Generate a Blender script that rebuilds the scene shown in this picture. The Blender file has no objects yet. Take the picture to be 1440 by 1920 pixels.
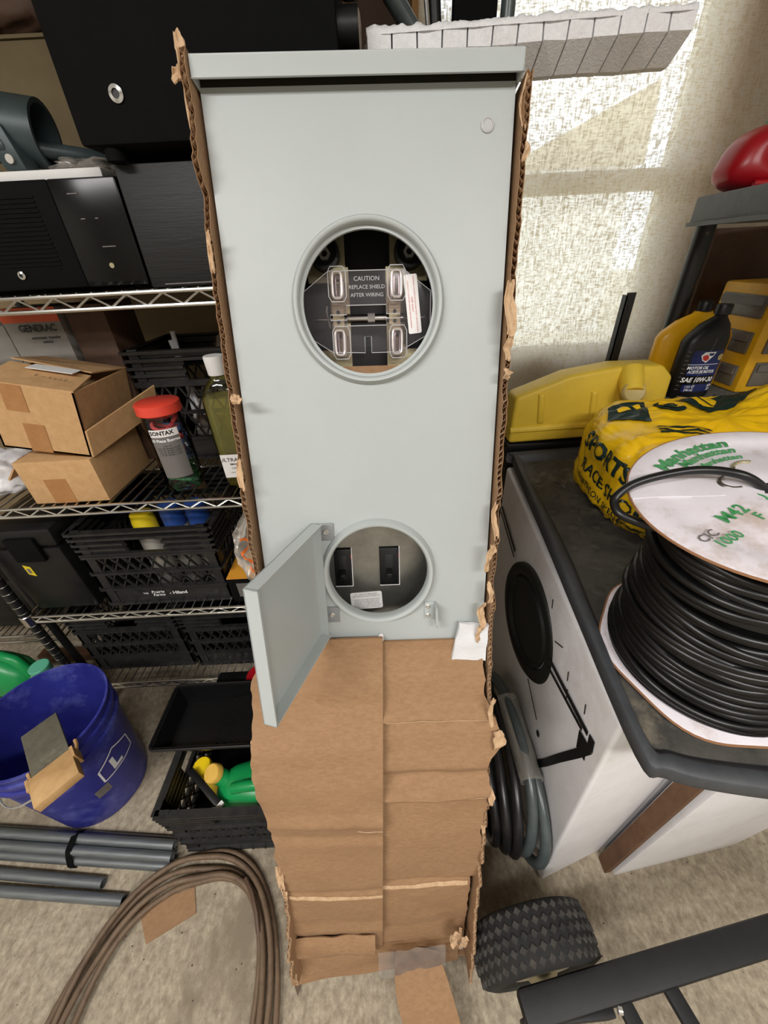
import bpy, bmesh, math, random
from mathutils import Vector, Matrix, noise
from mathutils.bvhtree import BVHTree

random.seed(7)
scene = bpy.context.scene
COL = scene.collection
PI = math.pi

def srgb(r, g, b):
    f = lambda c: (c / 255 / 12.92) if c / 255 <= 0.04045 else ((c / 255 + 0.055) / 1.055) ** 2.4
    return (f(r), f(g), f(b), 1.0)

# ------------------------------------------------------------------ camera
PITCH, ROLL, CAM_Z = math.radians(33.9), math.radians(3.0), 1.30
fw = Vector((0, math.cos(PITCH), -math.sin(PITCH)))
r0, u0 = Vector((1, 0, 0)), Vector((0, math.sin(PITCH), math.cos(PITCH)))
rt = r0 * math.cos(ROLL) - u0 * math.sin(ROLL)
up = r0 * math.sin(ROLL) + u0 * math.cos(ROLL)
cam_data = bpy.data.cameras.new('camera')
cam_data.sensor_fit = 'AUTO'
cam_data.sensor_width = 36.0
cam_data.lens = 13.5
cam_data.clip_start = 0.02
cam = bpy.data.objects.new('camera', cam_data)
COL.objects.link(cam)
M = Matrix((rt, up, -fw)).transposed().to_4x4()
M.translation = Vector((0, 0, CAM_Z))
cam.matrix_world = M
scene.camera = cam

# ------------------------------------------------------------------ world, lights, exposure
world = bpy.data.worlds.new('sky')
scene.world = world
world.use_nodes = True
bgn = world.node_tree.nodes['Background']
bgn.inputs['Color'].default_value = (0.84, 0.91, 1.0, 1)
bgn.inputs['Strength'].default_value = 3.3

scene.view_settings.view_transform = 'Standard'
scene.view_settings.look = 'None'
scene.view_settings.exposure = 0.16
scene.view_settings.gamma = 1.0
scene.view_settings.use_curve_mapping = False

def area_light(name, loc, target, sx, sy, power, color):
    d = bpy.data.lights.new(name, 'AREA')
    d.shape = 'RECTANGLE'; d.size = sx; d.size_y = sy
    d.energy = power; d.color = color
    o = bpy.data.objects.new(name, d); COL.objects.link(o)
    o.location = loc
    o.rotation_euler = (Vector(target) - Vector(loc)).to_track_quat('-Z', 'Y').to_euler()
    return o
# the two fluorescent shop lights that hang under the ceiling (fixtures built further down)
LAMPS = [(-1.05, -0.80, 2.30, 36.0), (0.72, -1.20, 2.30, 35.0)]
for i, (lx, ly, lz, pw) in enumerate(LAMPS):
    area_light('shop_light_lamp', (lx, ly, lz - 0.03), (lx, ly, 0), 1.2, 0.22, pw, (1.0, 0.985, 0.965))

# ------------------------------------------------------------------ helpers
MATS = {}
def setp(o, **k):
    for a, b in k.items():
        if b is not None: o[a] = b
    return o

class MB:
    def __init__(s): s.v = []; s.f = []
    def add(s, vs, fs):
        n = len(s.v); s.v += [Vector(p) for p in vs]; s.f += [tuple(i + n for i in f) for f in fs]; return s
    def box(s, x0, x1, y0, y1, z0, z1):
        return s.add([(x0,y0,z0),(x1,y0,z0),(x1,y1,z0),(x0,y1,z0),(x0,y0,z1),(x1,y0,z1),(x1,y1,z1),(x0,y1,z1)],
                     [(0,3,2,1),(4,5,6,7),(0,1,5,4),(1,2,6,5),(2,3,7,6),(3,0,4,7)])
    def hexa(s, p):  # 8 points, bottom loop then top loop
        return s.add(p, [(0,3,2,1),(4,5,6,7),(0,1,5,4),(1,2,6,5),(2,3,7,6),(3,0,4,7)])
    def bar(s, p0, p1, w, h, ref=(0,0,1)):
        p0, p1 = Vector(p0), Vector(p1); d = (p1 - p0).normalized(); ref = Vector(ref)
        if abs(d.dot(ref)) > .98: ref = Vector((1,0,0))
        a = d.cross(ref).normalized() * w / 2; b = a.cross(d).normalized() * h / 2
        return s.hexa([p0-a-b, p0+a-b, p1+a-b, p1-a-b, p0-a+b, p0+a+b, p1+a+b, p1-a+b])
    def tube(s, pts, r, n=8, closed=False, radii=None):
        pts = [Vector(p) for p in pts]; N = len(pts); rings = []
        prev = None
        for i, p in enumerate(pts):
            if closed: t = pts[(i+1) % N] - pts[i-1]
            else: t = pts[min(i+1, N-1)] - pts[max(i-1, 0)]
            t.normalize()
            if prev is None:
                ref = Vector((0,0,1)) if abs(t.z) < .9 else Vector((1,0,0))
                a = t.cross(ref).normalized()
            else:
                a = prev - t * prev.dot(t)
                a = a.normalized() if a.length > 1e-6 else t.orthogonal().normalized()
            prev = a; b = t.cross(a)
            rr = radii[i] if radii else r
            rings.append([p + (a * math.cos(2*PI*k/n) + b * math.sin(2*PI*k/n)) * rr for k in range(n)])
        vs = [q for rg in rings for q in rg]; fs = []
        for i in range(N if closed else N - 1):
            j = (i + 1) % N
            for k in range(n):
                l = (k + 1) % n
                fs.append((i*n+k, i*n+l, j*n+l, j*n+k))
        if not closed:
            fs.append(tuple(range(n-1, -1, -1))); fs.append(tuple((N-1)*n + k for k in range(n)))
        return s.add(vs, fs)
    def cyl(s, p0, p1, r, n=16, r2=None):
        return s.tube([p0, p1], r, n, radii=[r, r if r2 is None else r2])
    def lathe(s, prof, n=32, M=None, closed=False, a0=0, a1=2*PI):
        full = abs(a1 - a0 - 2*PI) < 1e-6
        m = n if full else n + 1; vs = []; fs = []
        for (r, z) in prof:
            for k in range(m):
                a = a0 + (a1 - a0) * k / n
                vs.append(Vector((r*math.cos(a), r*math.sin(a), z)))
        if M is not None: vs = [M @ v for v in vs]
        P = len(prof)
        for i in range(P if closed else P - 1):
            j = (i + 1) % P
            for k in range(n):
                l = (k + 1) % m
                fs.append((i*m+k, i*m+l, j*m+l, j*m+k))
        if full and not closed:
            if prof[0][0] > 1e-6: fs.append(tuple(range(m-1, -1, -1)))
            if prof[-1][0] > 1e-6: fs.append(tuple((P-1)*m + k for k in range(m)))
        return s.add(vs, fs)
    def prism(s, poly, h0, h1, M=None):
        n = len(poly); vs = [Vector((x, y, h0)) for x, y in poly] + [Vector((x, y, h1)) for x, y in poly]
        if M is not None: vs = [M @ v for v in vs]
        return s.add(vs, [tuple(range(n-1,-1,-1)), tuple(range(n, 2*n))] + [(i, (i+1) % n, n+(i+1) % n, n+i) for i in range(n)])
    def sheet(s, fn, nu, nv, th):
        F = [[Vector(fn(i/nu, j/nv)) for j in range(nv+1)] for i in range(nu+1)]
        B = []
        for i in range(nu+1):
            row = []
            for j in range(nv+1):
                du = F[min(i+1,nu)][j] - F[max(i-1,0)][j]; dv = F[i][min(j+1,nv)] - F[i][max(j-1,0)]
                nn = du.cross(dv); nn = nn.normalized() if nn.length > 1e-9 else Vector((0,0,1))
                row.append(F[i][j] - nn * th)
            B.append(row)
        w = nv + 1; vs = [p for r in F for p in r] + [p for r in B for p in r]; o = (nu+1)*w; fs = []
        for i in range(nu):
            for j in range(nv):
                a, b, c, d = i*w+j, (i+1)*w+j, (i+1)*w+j+1, i*w+j+1
                fs.append((a,b,c,d)); fs.append((o+d,o+c,o+b,o+a))
        for i in range(nu):
            fs.append((i*w, o+i*w, o+(i+1)*w, (i+1)*w)); fs.append((i*w+nv, (i+1)*w+nv, o+(i+1)*w+nv, o+i*w+nv))
        for j in range(nv):
            fs.append((j, j+1, o+j+1, o+j)); fs.append((nu*w+j, o+nu*w+j, o+nu*w+j+1, nu*w+j+1))
        return s.add(vs, fs)
    def surf(s, fn, nu, nv, closeu=False):
        vs = [Vector(fn(i/nu, j/nv)) for i in range(nu if closeu else nu+1) for j in range(nv+1)]
        w = nv+1; fs = []; mu = nu if closeu else nu+1
        for i in range(nu):
            for j in range(nv):
                k = (i+1) % mu
                fs.append((i*w+j, k*w+j, k*w+j+1, i*w+j+1))
        return s.add(vs, fs)
    def mesh(s, name, inv=None, bevel=0, seg=2, smooth=40):
        me = bpy.data.meshes.new(name)
        vs = [inv @ v for v in s.v] if inv is not None else s.v
        me.from_pydata([tuple(v) for v in vs], [], s.f)
        bm = bmesh.new(); bm.from_mesh(me)
        bmesh.ops.remove_doubles(bm, verts=bm.verts, dist=1e-6)
        bmesh.ops.recalc_face_normals(bm, faces=bm.faces)
        if bevel:
            ed = [e for e in bm.edges if len(e.link_faces) == 2 and e.calc_face_angle(0) > .5]
            bmesh.ops.bevel(bm, geom=ed, offset=bevel, segments=seg, affect='EDGES', profile=.5, clamp_overlap=True)
        bm.to_mesh(me); bm.free()
        if smooth:
            for p in me.polygons: p.use_smooth = True
            me.set_sharp_from_angle(angle=math.radians(smooth))
        return me
    def build(s, name, mat, parent=None, local=False, bevel=0, seg=2, smooth=40, label=None, kind=None):
        if parent is not None:
            inv = None if local else MATS[parent.name].inverted()
            me = s.mesh(name, inv, bevel, seg, smooth)
            o = bpy.data.objects.new(name, me); COL.objects.link(o); o.parent = parent
            MATS[o.name] = MATS[parent.name]
        else:
            xs = [v.x for v in s.v]; ys = [v.y for v in s.v]; zs = [v.z for v in s.v]
            loc = Vector(((min(xs)+max(xs))/2, (min(ys)+max(ys))/2, min(zs)))
            T = Matrix.Translation(loc)
            me = s.mesh(name, T.inverted(), bevel, seg, smooth)
            o = bpy.data.objects.new(name, me); COL.objects.link(o); o.location = loc
            MATS[o.name] = T
        me.materials.append(mat if not isinstance(mat, str) else MT[mat])
        if label: o['label'] = label
        if kind: o['kind'] = kind
        return o

def thing(name, label, cat, loc=(0,0,0), M=None, group=None):
    o = bpy.data.objects.new(name, None); COL.objects.link(o)
    o.empty_display_size = .05
    T = M if M is not None else Matrix.Translation(Vector(loc))
    o.matrix_world = T; MATS[o.name] = T.copy()
    return setp(o, label=label, category=cat, group=group)
def tag(o, label, cat, group=None): return setp(o, label=label, category=cat, group=group)
def struct(mb, name, mat, **k):
    o = mb.build(name, mat, **k); o['kind'] = 'structure'; return o
def inst(src, parent, off=(0,0,0)):
    c = src.copy(); COL.objects.link(c); c.parent = parent; c.location = Vector(src.location) + Vector(off); return c
def copy_tree(root, off, **props):
    r = root.copy(); COL.objects.link(r); r.location = root.location + Vector(off)
    MATS[r.name] = Matrix.Translation(Vector(off)) @ MATS[root.name]
    def rec(src, dst):
        for ch in [c for c in ALLOBJ() if c.parent == src]:
            c = ch.copy(); COL.objects.link(c); c.parent = dst; MATS[c.name] = MATS[r.name]; rec(ch, c)
    rec(root, r); setp(r, **props); return r
def ALLOBJ(): return list(bpy.data.objects)

# flat lettering -------------------------------------------------------------
def text_geo(body, size, align='CENTER', bold=0.0, shear=0.0, width=1.0, lh=1.0):
    cu = bpy.data.curves.new('lettering', 'FONT'); cu.body = body; cu.size = size
    cu.align_x = align; cu.align_y = 'CENTER'; cu.resolution_u = 2; cu.offset = bold * size; cu.shear = shear; cu.space_line = lh
    ob = bpy.data.objects.new('lettering', cu)
    me = bpy.data.meshes.new_from_object(ob)
    vs = [Vector((v.co.x * width, v.co.y, 0)) for v in me.vertices]; fs = [tuple(p.vertices) for p in me.polygons]
    bpy.data.objects.remove(ob); bpy.data.curves.remove(cu); bpy.data.meshes.remove(me)
    return vs, fs
def dense(vs, fs, maxlen):
    bm = bmesh.new()
    bv = [bm.verts.new(v) for v in vs]
    for f in fs:
        try: bm.faces.new([bv[i] for i in f])
        except ValueError: pass
    bmesh.ops.triangulate(bm, faces=bm.faces)
    for _ in range(4):
        ed = [e for e in bm.edges if e.calc_length() > maxlen]
        if not ed: break
        bmesh.ops.subdivide_edges(bm, edges=ed, cuts=1)
        bmesh.ops.triangulate(bm, faces=bm.faces)
    bm.verts.ensure_lookup_table(); bm.verts.index_update()
    r = [v.co.copy() for v in bm.verts], [tuple(v.index for v in f.verts) for f in bm.faces]
    bm.free(); return r
def frame(o, x, y):
    x = Vector(x).normalized(); y = Vector(y); y = (y - x * y.dot(x)).normalized(); z = x.cross(y)
    m = Matrix((x, y, z)).transposed().to_4x4(); m.translation = Vector(o); return m
def flat_mesh(name, mat, parent, vs, fs, local=False):
    mb = MB(); mb.add(vs, fs)
    inv = None if local else MATS[parent.name].inverted()
    me = bpy.data.meshes.new(name)
    me.from_pydata([tuple(inv @ v) if inv is not None else tuple(v) for v in mb.v], [], mb.f)
    o = bpy.data.objects.new(name, me); COL.objects.link(o); o.parent = parent; MATS[o.name] = MATS[parent.name]
    me.materials.append(MT[mat]); return o
def text(body, size, M, mat, parent, local=False, name='lettering', fn=None, **k):
    vs, fs = text_geo(body, size, **k)
    if fn: vs = [fn(v) for v in vs]
    return flat_mesh(name, mat, parent, [M @ v for v in vs], fs, local)
def bvh_of(o):
    me = o.data; T = MATS[o.name]
    return BVHTree.FromPolygons([T @ v.co for v in me.vertices], [tuple(p.vertices) for p in me.polygons])
def decal(vs, fs, M, bvh, name, mat, parent, eps=.0006, maxlen=.008, back=.15):
    vs, fs = dense(vs, fs, maxlen); d = -(M.to_3x3() @ Vector((0,0,1))).normalized(); out = []; ok = []
    for v in vs:
        p = M @ v; h = bvh.ray_cast(p - d * back, d, back * 2.5)
        if h[0] is None: out.append(p); ok.append(False)
        else:
            n = h[1] if h[1].dot(d) < 0 else -h[1]
            out.append(h[0] + n * eps - d * eps * .5); ok.append(True)
    fs = [f for f in fs if all(ok[i] for i in f)]
    return flat_mesh(name, mat, parent, out, fs)
def tdecal(body, size, M, bvh, mat, parent, name='lettering', eps=.0006, maxlen=.008, **k):
    vs, fs = text_geo(body, size, **k); return decal(vs, fs, M, bvh, name, mat, parent, eps, maxlen)
def rect(w, h, r=0, n=4):
    if not r: pts = [(-w/2,-h/2),(w/2,-h/2),(w/2,h/2),(-w/2,h/2)]
    else:
        pts = []
        for cx, cy, a in ((w/2-r,-h/2+r,-PI/2),(w/2-r,h/2-r,0),(-w/2+r,h/2-r,PI/2),(-w/2+r,-h/2+r,PI)):
            pts += [(cx + r*math.cos(a+PI/2*k/n), cy + r*math.sin(a+PI/2*k/n)) for k in range(n+1)]
    return [Vector((x,y,0)) for x,y in pts], [tuple(range(len(pts)))]
def nz(p, s=1.0, o=0): return noise.noise(Vector(p) * s + Vector((o*7.3, o*3.1, o*1.7)))

# ------------------------------------------------------------------ materials
MT = {}
def pm(name, c1, c2=None, scale=20, rough=.5, metal=0, bump=0, bscale=200, spec=.5, stretch=(1,1,1), detail=4, rough2=None, coat=0, c3=None, scale3=3, lo=.35, hi=.65):
    m = bpy.data.materials.new(name); m.use_nodes = True; nt = m.node_tree; b = nt.nodes['Principled BSDF']
    b.inputs['Roughness'].default_value = rough; b.inputs['Metallic'].default_value = metal
    b.inputs['Specular IOR Level'].default_value = spec; b.inputs['Coat Weight'].default_value = coat
    b.inputs['Base Color'].default_value = c1
    tc = nt.nodes.new('ShaderNodeTexCoord'); mp = nt.nodes.new('ShaderNodeMapping'); mp.inputs['Scale'].default_value = stretch
    nt.links.new(tc.outputs['Object'], mp.inputs['Vector'])
    def nse(sc, det=4):
        n = nt.nodes.new('ShaderNodeTexNoise'); n.inputs['Scale'].default_value = sc; n.inputs['Detail'].default_value = det
        n.inputs['Roughness'].default_value = .7
        nt.links.new(mp.outputs['Vector'], n.inputs['Vector']); return n
    out = None
    if c2:
        n = nse(scale, detail); rp = nt.nodes.new('ShaderNodeValToRGB')
        rp.color_ramp.elements[0].position = lo; rp.color_ramp.elements[1].position = hi
        rp.color_ramp.elements[0].color = c1; rp.color_ramp.elements[1].color = c2
        nt.links.new(n.outputs['Fac'], rp.inputs['Fac']); out = rp.outputs['Color']
        if c3:
            n3 = nse(scale3, 6); r3 = nt.nodes.new('ShaderNodeValToRGB')
            r3.color_ramp.elements[0].position = .52; r3.color_ramp.elements[1].position = .68
            nt.links.new(n3.outputs['Fac'], r3.inputs['Fac'])
            mx = nt.nodes.new('ShaderNodeMix'); mx.data_type = 'RGBA'
            nt.links.new(r3.outputs['Color'], mx.inputs['Factor']); nt.links.new(out, mx.inputs['A']); mx.inputs['B'].default_value = c3
            out = mx.outputs['Result']
        nt.links.new(out, b.inputs['Base Color'])
        if rough2 is not None:
            mr = nt.nodes.new('ShaderNodeMapRange'); mr.inputs['To Min'].default_value = rough; mr.inputs['To Max'].default_value = rough2
            nt.links.new(n.outputs['Fac'], mr.inputs['Value']); nt.links.new(mr.outputs['Result'], b.inputs['Roughness'])
    if bump:
        n2 = nse(bscale, 5); bp = nt.nodes.new('ShaderNodeBump'); bp.inputs['Strength'].default_value = bump; bp.inputs['Distance'].default_value = .002
        nt.links.new(n2.outputs['Fac'], bp.inputs['Height']); nt.links.new(bp.outputs['Normal'], b.inputs['Normal'])
    MT[name] = m; return m
def clear(name, tint=(1,1,1,1), gloss_rough=.05, haze=0.0, haze_col=(.8,.8,.8,1), ior=1.45):
    m = bpy.data.materials.new(name); m.use_nodes = True; nt = m.node_tree; nt.nodes.clear()
    o = nt.nodes.new('ShaderNodeOutputMaterial'); t = nt.nodes.new('ShaderNodeBsdfTransparent'); t.inputs['Color'].default_value = tint
    g = nt.nodes.new('ShaderNodeBsdfGlossy'); g.inputs['Roughness'].default_value = gloss_rough
    f = nt.nodes.new('ShaderNodeFresnel'); f.inputs['IOR'].default_value = ior
    mx = nt.nodes.new('ShaderNodeMixShader'); nt.links.new(f.outputs[0], mx.inputs[0]); nt.links.new(t.outputs[0], mx.inputs[1]); nt.links.new(g.outputs[0], mx.inputs[2])
    last = mx
    if haze:
        d = nt.nodes.new('ShaderNodeBsdfDiffuse'); d.inputs['Color'].default_value = haze_col
        m2 = nt.nodes.new('ShaderNodeMixShader'); m2.inputs[0].default_value = haze
        nt.links.new(mx.outputs[0], m2.inputs[1]); nt.links.new(d.outputs[0], m2.inputs[2]); last = m2
    nt.links.new(last.outputs[0], o.inputs['Surface']); MT[name] = m; return m
def emit(name, col, st):
    m = bpy.data.materials.new(name); m.use_nodes = True; b = m.node_tree.nodes['Principled BSDF']
    b.inputs['Emission Color'].default_value = col; b.inputs['Emission Strength'].default_value = st; MT[name] = m

pm('concrete', srgb(134,121,103), srgb(184,171,149), scale=70, rough=.85, bump=.6, bscale=150, c3=srgb(132,119,101), scale3=5, detail=12, stretch=(1,.7,1))
pm('drywall', srgb(192,188,178), srgb(200,196,186), scale=6, rough=.9, bump=.1)
pm('ceiling_white', srgb(212,210,206), rough=.9)
pm('wall_tan', srgb(138,118,88), srgb(152,132,100), scale=4, rough=.85, bump=.1, bscale=60)
pm('wood', srgb(172,132,84), srgb(198,160,110), scale=14, rough=.7, stretch=(1,1,.12), bump=.15, bscale=80)
pm('wood_dark', srgb(86,58,38), srgb(110,78,52), scale=14, rough=.7, stretch=(.2,1,1), bump=.2, bscale=60)
pm('panel_paint', srgb(172,177,176), srgb(176,181,180), scale=3, rough=.42, bump=.06, bscale=500, spec=.4)
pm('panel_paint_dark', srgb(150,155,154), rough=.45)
pm('zinc', srgb(206,202,196), srgb(186,182,176), scale=30, rough=.3, metal=.6)
pm('galv', srgb(176,174,168), srgb(150,148,142), scale=18, rough=.36, metal=1)
pm('chrome', srgb(225,225,225), rough=.16, metal=1)
pm('wire_chrome', srgb(205,203,198), rough=.22, metal=1)
pm('brass_dull', srgb(176,166,132), srgb(150,140,110), scale=40, rough=.4, metal=.4)
pm('jaw_zinc', srgb(222,214,210), srgb(196,188,184), scale=60, rough=.28, metal=.45)
pm('hinge_grey', srgb(128,130,130), srgb(140,142,142), scale=30, rough=.4)
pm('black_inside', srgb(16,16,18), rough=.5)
pm('black_plastic', srgb(13,13,14), srgb(20,20,21), scale=30, rough=.42, bump=.05, bscale=300, spec=.4)
pm('crate_black', srgb(27,27,28), srgb(44,43,42), scale=40, rough=.42, bump=.08, bscale=200)
pm('tray_black', srgb(16,16,17), rough=.24)
pm('gap_shade_olive', srgb(44,42,34), rough=.9, spec=.1)  # dark olive that paints the shade under the panel's top cap
pm('black_matte', srgb(9,9,10), srgb(12,12,13), scale=40, rough=.8, spec=.12)
pm('black_gloss', srgb(7,7,8), rough=.22, spec=.3)
pm('black_vinyl', srgb(10,10,11), srgb(19,19,20), scale=18, rough=.5, stretch=(.6,1,9), bump=.35, bscale=30)
pm('dirty_black', srgb(56,54,51), srgb(86,82,75), scale=14, rough=.75, c3=srgb(138,128,108), scale3=5, bump=.4, bscale=60, detail=10)
pm('tray_rim', srgb(58,60,64), srgb(70,72,75), scale=20, rough=.55, bump=.08, bscale=150)
pm('cardboard', srgb(145,111,80), srgb(158,124,91), scale=150, rough=.88, stretch=(.6,1,1.4), bump=.10, bscale=160, c3=srgb(143,109,78), scale3=7)
pm('cardboard_edge', srgb(204,172,138), srgb(184,150,114), scale=120, rough=.9)
pm('cardboard_inner', srgb(120,86,60), srgb(134,98,70), scale=40, rough=.9)
pm('cardboard_tan', srgb(184,144,98), srgb(198,158,112), scale=50, rough=.85, bump=.1, bscale=150, detail=6)
pm('packing_tape', srgb(160,112,66), srgb(170,122,76), scale=30, rough=.35)
pm('white_paper', srgb(226,224,222), rough=.8)
pm('white_pad', srgb(222,222,224), rough=.85, bump=.6, bscale=350)
pm('white_label', srgb(232,228,226), rough=.5)
pm('label_grey', srgb(112,108,106), rough=.4)
pm('ink_black', srgb(20,20,20), rough=.6)
pm('ink_grey', srgb(110,104,102), rough=.6)
pm('ink_red', srgb(196,52,44), rough=.6)
pm('ink_white', srgb(235,235,235), rough=.5)
pm('ink_green', srgb(58,140,78), srgb(84,158,102), scale=60, rough=.6)
pm('ink_orange', srgb(214,112,50), rough=.5)
pm('foam', srgb(250,249,251), srgb(240,239,242), scale=160, rough=.9, bump=.9, bscale=260)
pm('speaker_white', srgb(240,238,240), srgb(230,228,230), scale=7, rough=.5, c3=srgb(216,212,210), scale3=3, bump=.05)
pm('marker_black', srgb(14,14,15), rough=.5)
pm('cone_black', srgb(20,24,22), rough=.55)
pm('cone_dark_red', srgb(52,18,18), rough=.6)
pm('cable_black', srgb(11,11,12), srgb(18,18,18), scale=40, rough=.34)
pm('reel_white', srgb(234,228,234), srgb(222,214,220), scale=9, rough=.6, c3=srgb(188,172,164), scale3=9, bump=.1, bscale=60)
pm('reel_rust', srgb(150,106,72), rough=.8)
pm('bag_yellow', srgb(244,198,28), srgb(232,182,20), scale=10, rough=.32, bump=.25, bscale=16)
pm('bag_green', srgb(24,44,40), rough=.35)
pm('tank_yellow', srgb(230,196,62), srgb(218,184,56), scale=8, rough=.5, c3=srgb(204,178,96), scale3=3.5, bump=.1, bscale=60)
pm('tank_cap', srgb(186,168,110), rough=.5)
pm('oil_yellow', srgb(236,178,22), srgb(226,166,18), scale=8, rough=.35)
pm('oil_blue', srgb(18,34,92), rough=.35)
pm('organizer_yellow', srgb(226,172,22), srgb(206,152,20), scale=12, rough=.45)
pm('window_grey', srgb(104,98,88), srgb(86,80,70), scale=20, rough=.25)
pm('shelf_grey', srgb(84,86,84), srgb(92,94,92), scale=60, rough=.6, bump=.15, bscale=300)
pm('post_black', srgb(20,20,22), rough=.4)
pm('red_plastic', srgb(168,14,28), srgb(150,10,24), scale=6, rough=.32)
pm('red_lid', srgb(232,76,58), srgb(224,70,54), scale=10, rough=.38)
pm('leaf_green', srgb(110,130,104), rough=.6)
pm('bucket_blue', srgb(40,42,124), srgb(50,54,142), scale=7, rough=.34, c3=srgb(84,90,164), scale3=9, bump=.06, bscale=60)
pm('green_plastic', srgb(18,138,72), srgb(22,148,80), scale=8, rough=.34)
pm('green_dark', srgb(20,40,28), rough=.4)
pm('cap_gold', srgb(224,180,84), srgb(214,168,72), scale=30, rough=.45)
pm('yellow_plastic', srgb(240,206,24), rough=.35)
pm('teal_cap', srgb(92,178,148), rough=.5)
pm('jug_white', srgb(196,192,176), rough=.5)
pm('conduit', srgb(132,136,138), srgb(112,116,118), scale=25, rough=.45, metal=.6, stretch=(.3,4,4))
pm('rust_cable', srgb(98,78,60), srgb(120,98,76), scale=40, rough=.6, c3=srgb(78,58,46), scale3=20)
pm('rubber', srgb(26,26,26), srgb(36,35,34), scale=30, rough=.85, bump=.3, bscale=80)
pm('rubber_dusty', srgb(42,41,40), srgb(72,68,63), scale=30, rough=.9)
pm('frame_black', srgb(20,20,21), srgb(28,28,29), scale=20, rough=.6, bump=.1)
pm('hub_zinc', srgb(176,172,150), rough=.35, metal=.9)
pm('hose_grey', srgb(84,92,92), srgb(70,78,78), scale=14, rough=.28)
pm('hose_black', srgb(28,28,30), srgb(44,42,42), scale=20, rough=.32)
pm('slate', srgb(84,80,68), srgb(100,96,82), scale=30, rough=.9, bump=.4, bscale=90, c3=srgb(120,116,100), scale3=14)
pm('teal_metal', srgb(46,58,60), srgb(60,72,74), scale=16, rough=.45, metal=.2)
pm('grey_carton', srgb(128,124,118), srgb(138,134,128), scale=12, rough=.8)
pm('beige_carton', srgb(104,90,64), srgb(114,100,72), scale=8, rough=.85)
pm('orange_print', srgb(198,82,40), rough=.6)
pm('orange_carton', srgb(236,166,56), srgb(228,156,48), scale=20, rough=.6)
pm('brown_dark', srgb(70,48,34), srgb(84,60,44), scale=10, rough=.7)
pm('cloth_grey', srgb(150,138,124), srgb(130,118,106), scale=10, rough=.9, bump=.3, bscale=40)
pm('bag_white', srgb(224,222,224), srgb(208,206,210), scale=12, rough=.45, bump=.4, bscale=30)
pm('spray_yellow', srgb(222,196,36), rough=.35)
pm('spray_blue', srgb(40,72,140), rough=.35)
pm('can_silver', srgb(176,172,164), rough=.4, metal=.5)
pm('bungee_red', srgb(170,32,44), srgb(210,90,90), scale=160, rough=.6)
pm('bungee_blue', srgb(52,96,170), srgb(130,170,220), scale=160, rough=.6)
pm('bungee_green', srgb(30,120,70), srgb(110,180,130), scale=160, rough=.6)
pm('tape_brown', srgb(88,66,50), rough=.6)
pm('grass', srgb(204,196,170), srgb(214,206,182), scale=5, rough=.95)
pm('roof_tan', srgb(196,182,146), srgb(182,166,130), scale=8, rough=.9)
pm('siding', srgb(240,238,232), rough=.9)
pm('window_white', srgb(214,204,178), rough=.6)
clear('clear_plastic', (.97,.97,.98,1), .06)
clear('shield_plastic', (.84,.80,.82,1), .10, haze=.03, ior=1.18)
clear('edge_plastic', (.75,.75,.76,1), .2, haze=.6, haze_col=(.75,.75,.76,1))
clear('film', (.93,.92,.9,1), .12, haze=.22, haze_col=(.8,.74,.66,1))
clear('tape_clear', (.86,.82,.76,1), .15, haze=.12)
clear('pane', (.97,.98,.98,1), .02)
clear('oil_liquid', (.86,.83,.36,1), .05, haze=.14, haze_col=(.72,.68,.2,1))
clear('drawer_clear', (.6,.58,.54,1), .1, haze=.35, haze_col=(.35,.33,.3,1))
emit('tube_glow', (1, .95, .86, 1), 6)

def curtain_mat():
    m = bpy.data.materials.new('curtain_cloth'); m.use_nodes = True; nt = m.node_tree; nt.nodes.clear()
    L = nt.links.new; N = nt.nodes.new
    o = N('ShaderNodeOutputMaterial'); tc = N('ShaderNodeTexCoord')
    def stretched(sx, sz, sc):
        mp = N('ShaderNodeMapping'); mp.inputs['Scale'].default_value = (sx, 1, sz); L(tc.outputs['Object'], mp.inputs['Vector'])
        n = N('ShaderNodeTexNoise'); n.inputs['Scale'].default_value = sc; n.inputs['Detail'].default_value = 3; L(mp.outputs['Vector'], n.inputs['Vector']); return n.outputs['Fac']
    a = stretched(1, 5, 64); b = stretched(6, 1, 44)
    mul = N('ShaderNodeMath'); mul.operation = 'ADD'; L(a, mul.inputs[0]); L(b, mul.inputs[1])
    rp = N('ShaderNodeValToRGB'); rp.color_ramp.elements[0].position = .40; rp.color_ramp.elements[1].position = .58
    hf = N('ShaderNodeMath'); hf.operation = 'MULTIPLY'; hf.inputs[1].default_value = .5; L(mul.outputs[0], hf.inputs[0]); L(hf.outputs[0], rp.inputs['Fac'])
    mr = N('ShaderNodeMapRange'); mr.inputs['To Min'].default_value = .02; mr.inputs['To Max'].default_value = .27; L(rp.outputs['Color'], mr.inputs['Value'])
    cr = N('ShaderNodeMix'); cr.data_type = 'RGBA'; cr.inputs['A'].default_value = srgb(204,188,160); cr.inputs['B'].default_value = srgb(242,234,218); L(rp.outputs['Color'], cr.inputs['Factor'])
    d = N('ShaderNodeBsdfDiffuse'); t = N('ShaderNodeBsdfTranslucent'); L(cr.outputs['Result'], d.inputs['Color']); L(cr.outputs['Result'], t.inputs['Color'])
    m1 = N('ShaderNodeMixShader'); m1.inputs[0].default_value = .62; L(d.outputs[0], m1.inputs[1]); L(t.outputs[0], m1.inputs[2])
    tr = N('ShaderNodeBsdfTransparent'); tr.inputs['Color'].default_value = (1, 1, 1, 1)
    m2 = N('ShaderNodeMixShader'); L(mr.outputs['Result'], m2.inputs[0]); L(m1.outputs[0], m2.inputs[1]); L(tr.outputs[0], m2.inputs[2])
    L(m2.outputs[0], o.inputs['Surface']); MT['curtain_cloth'] = m
curtain_mat()
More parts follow.
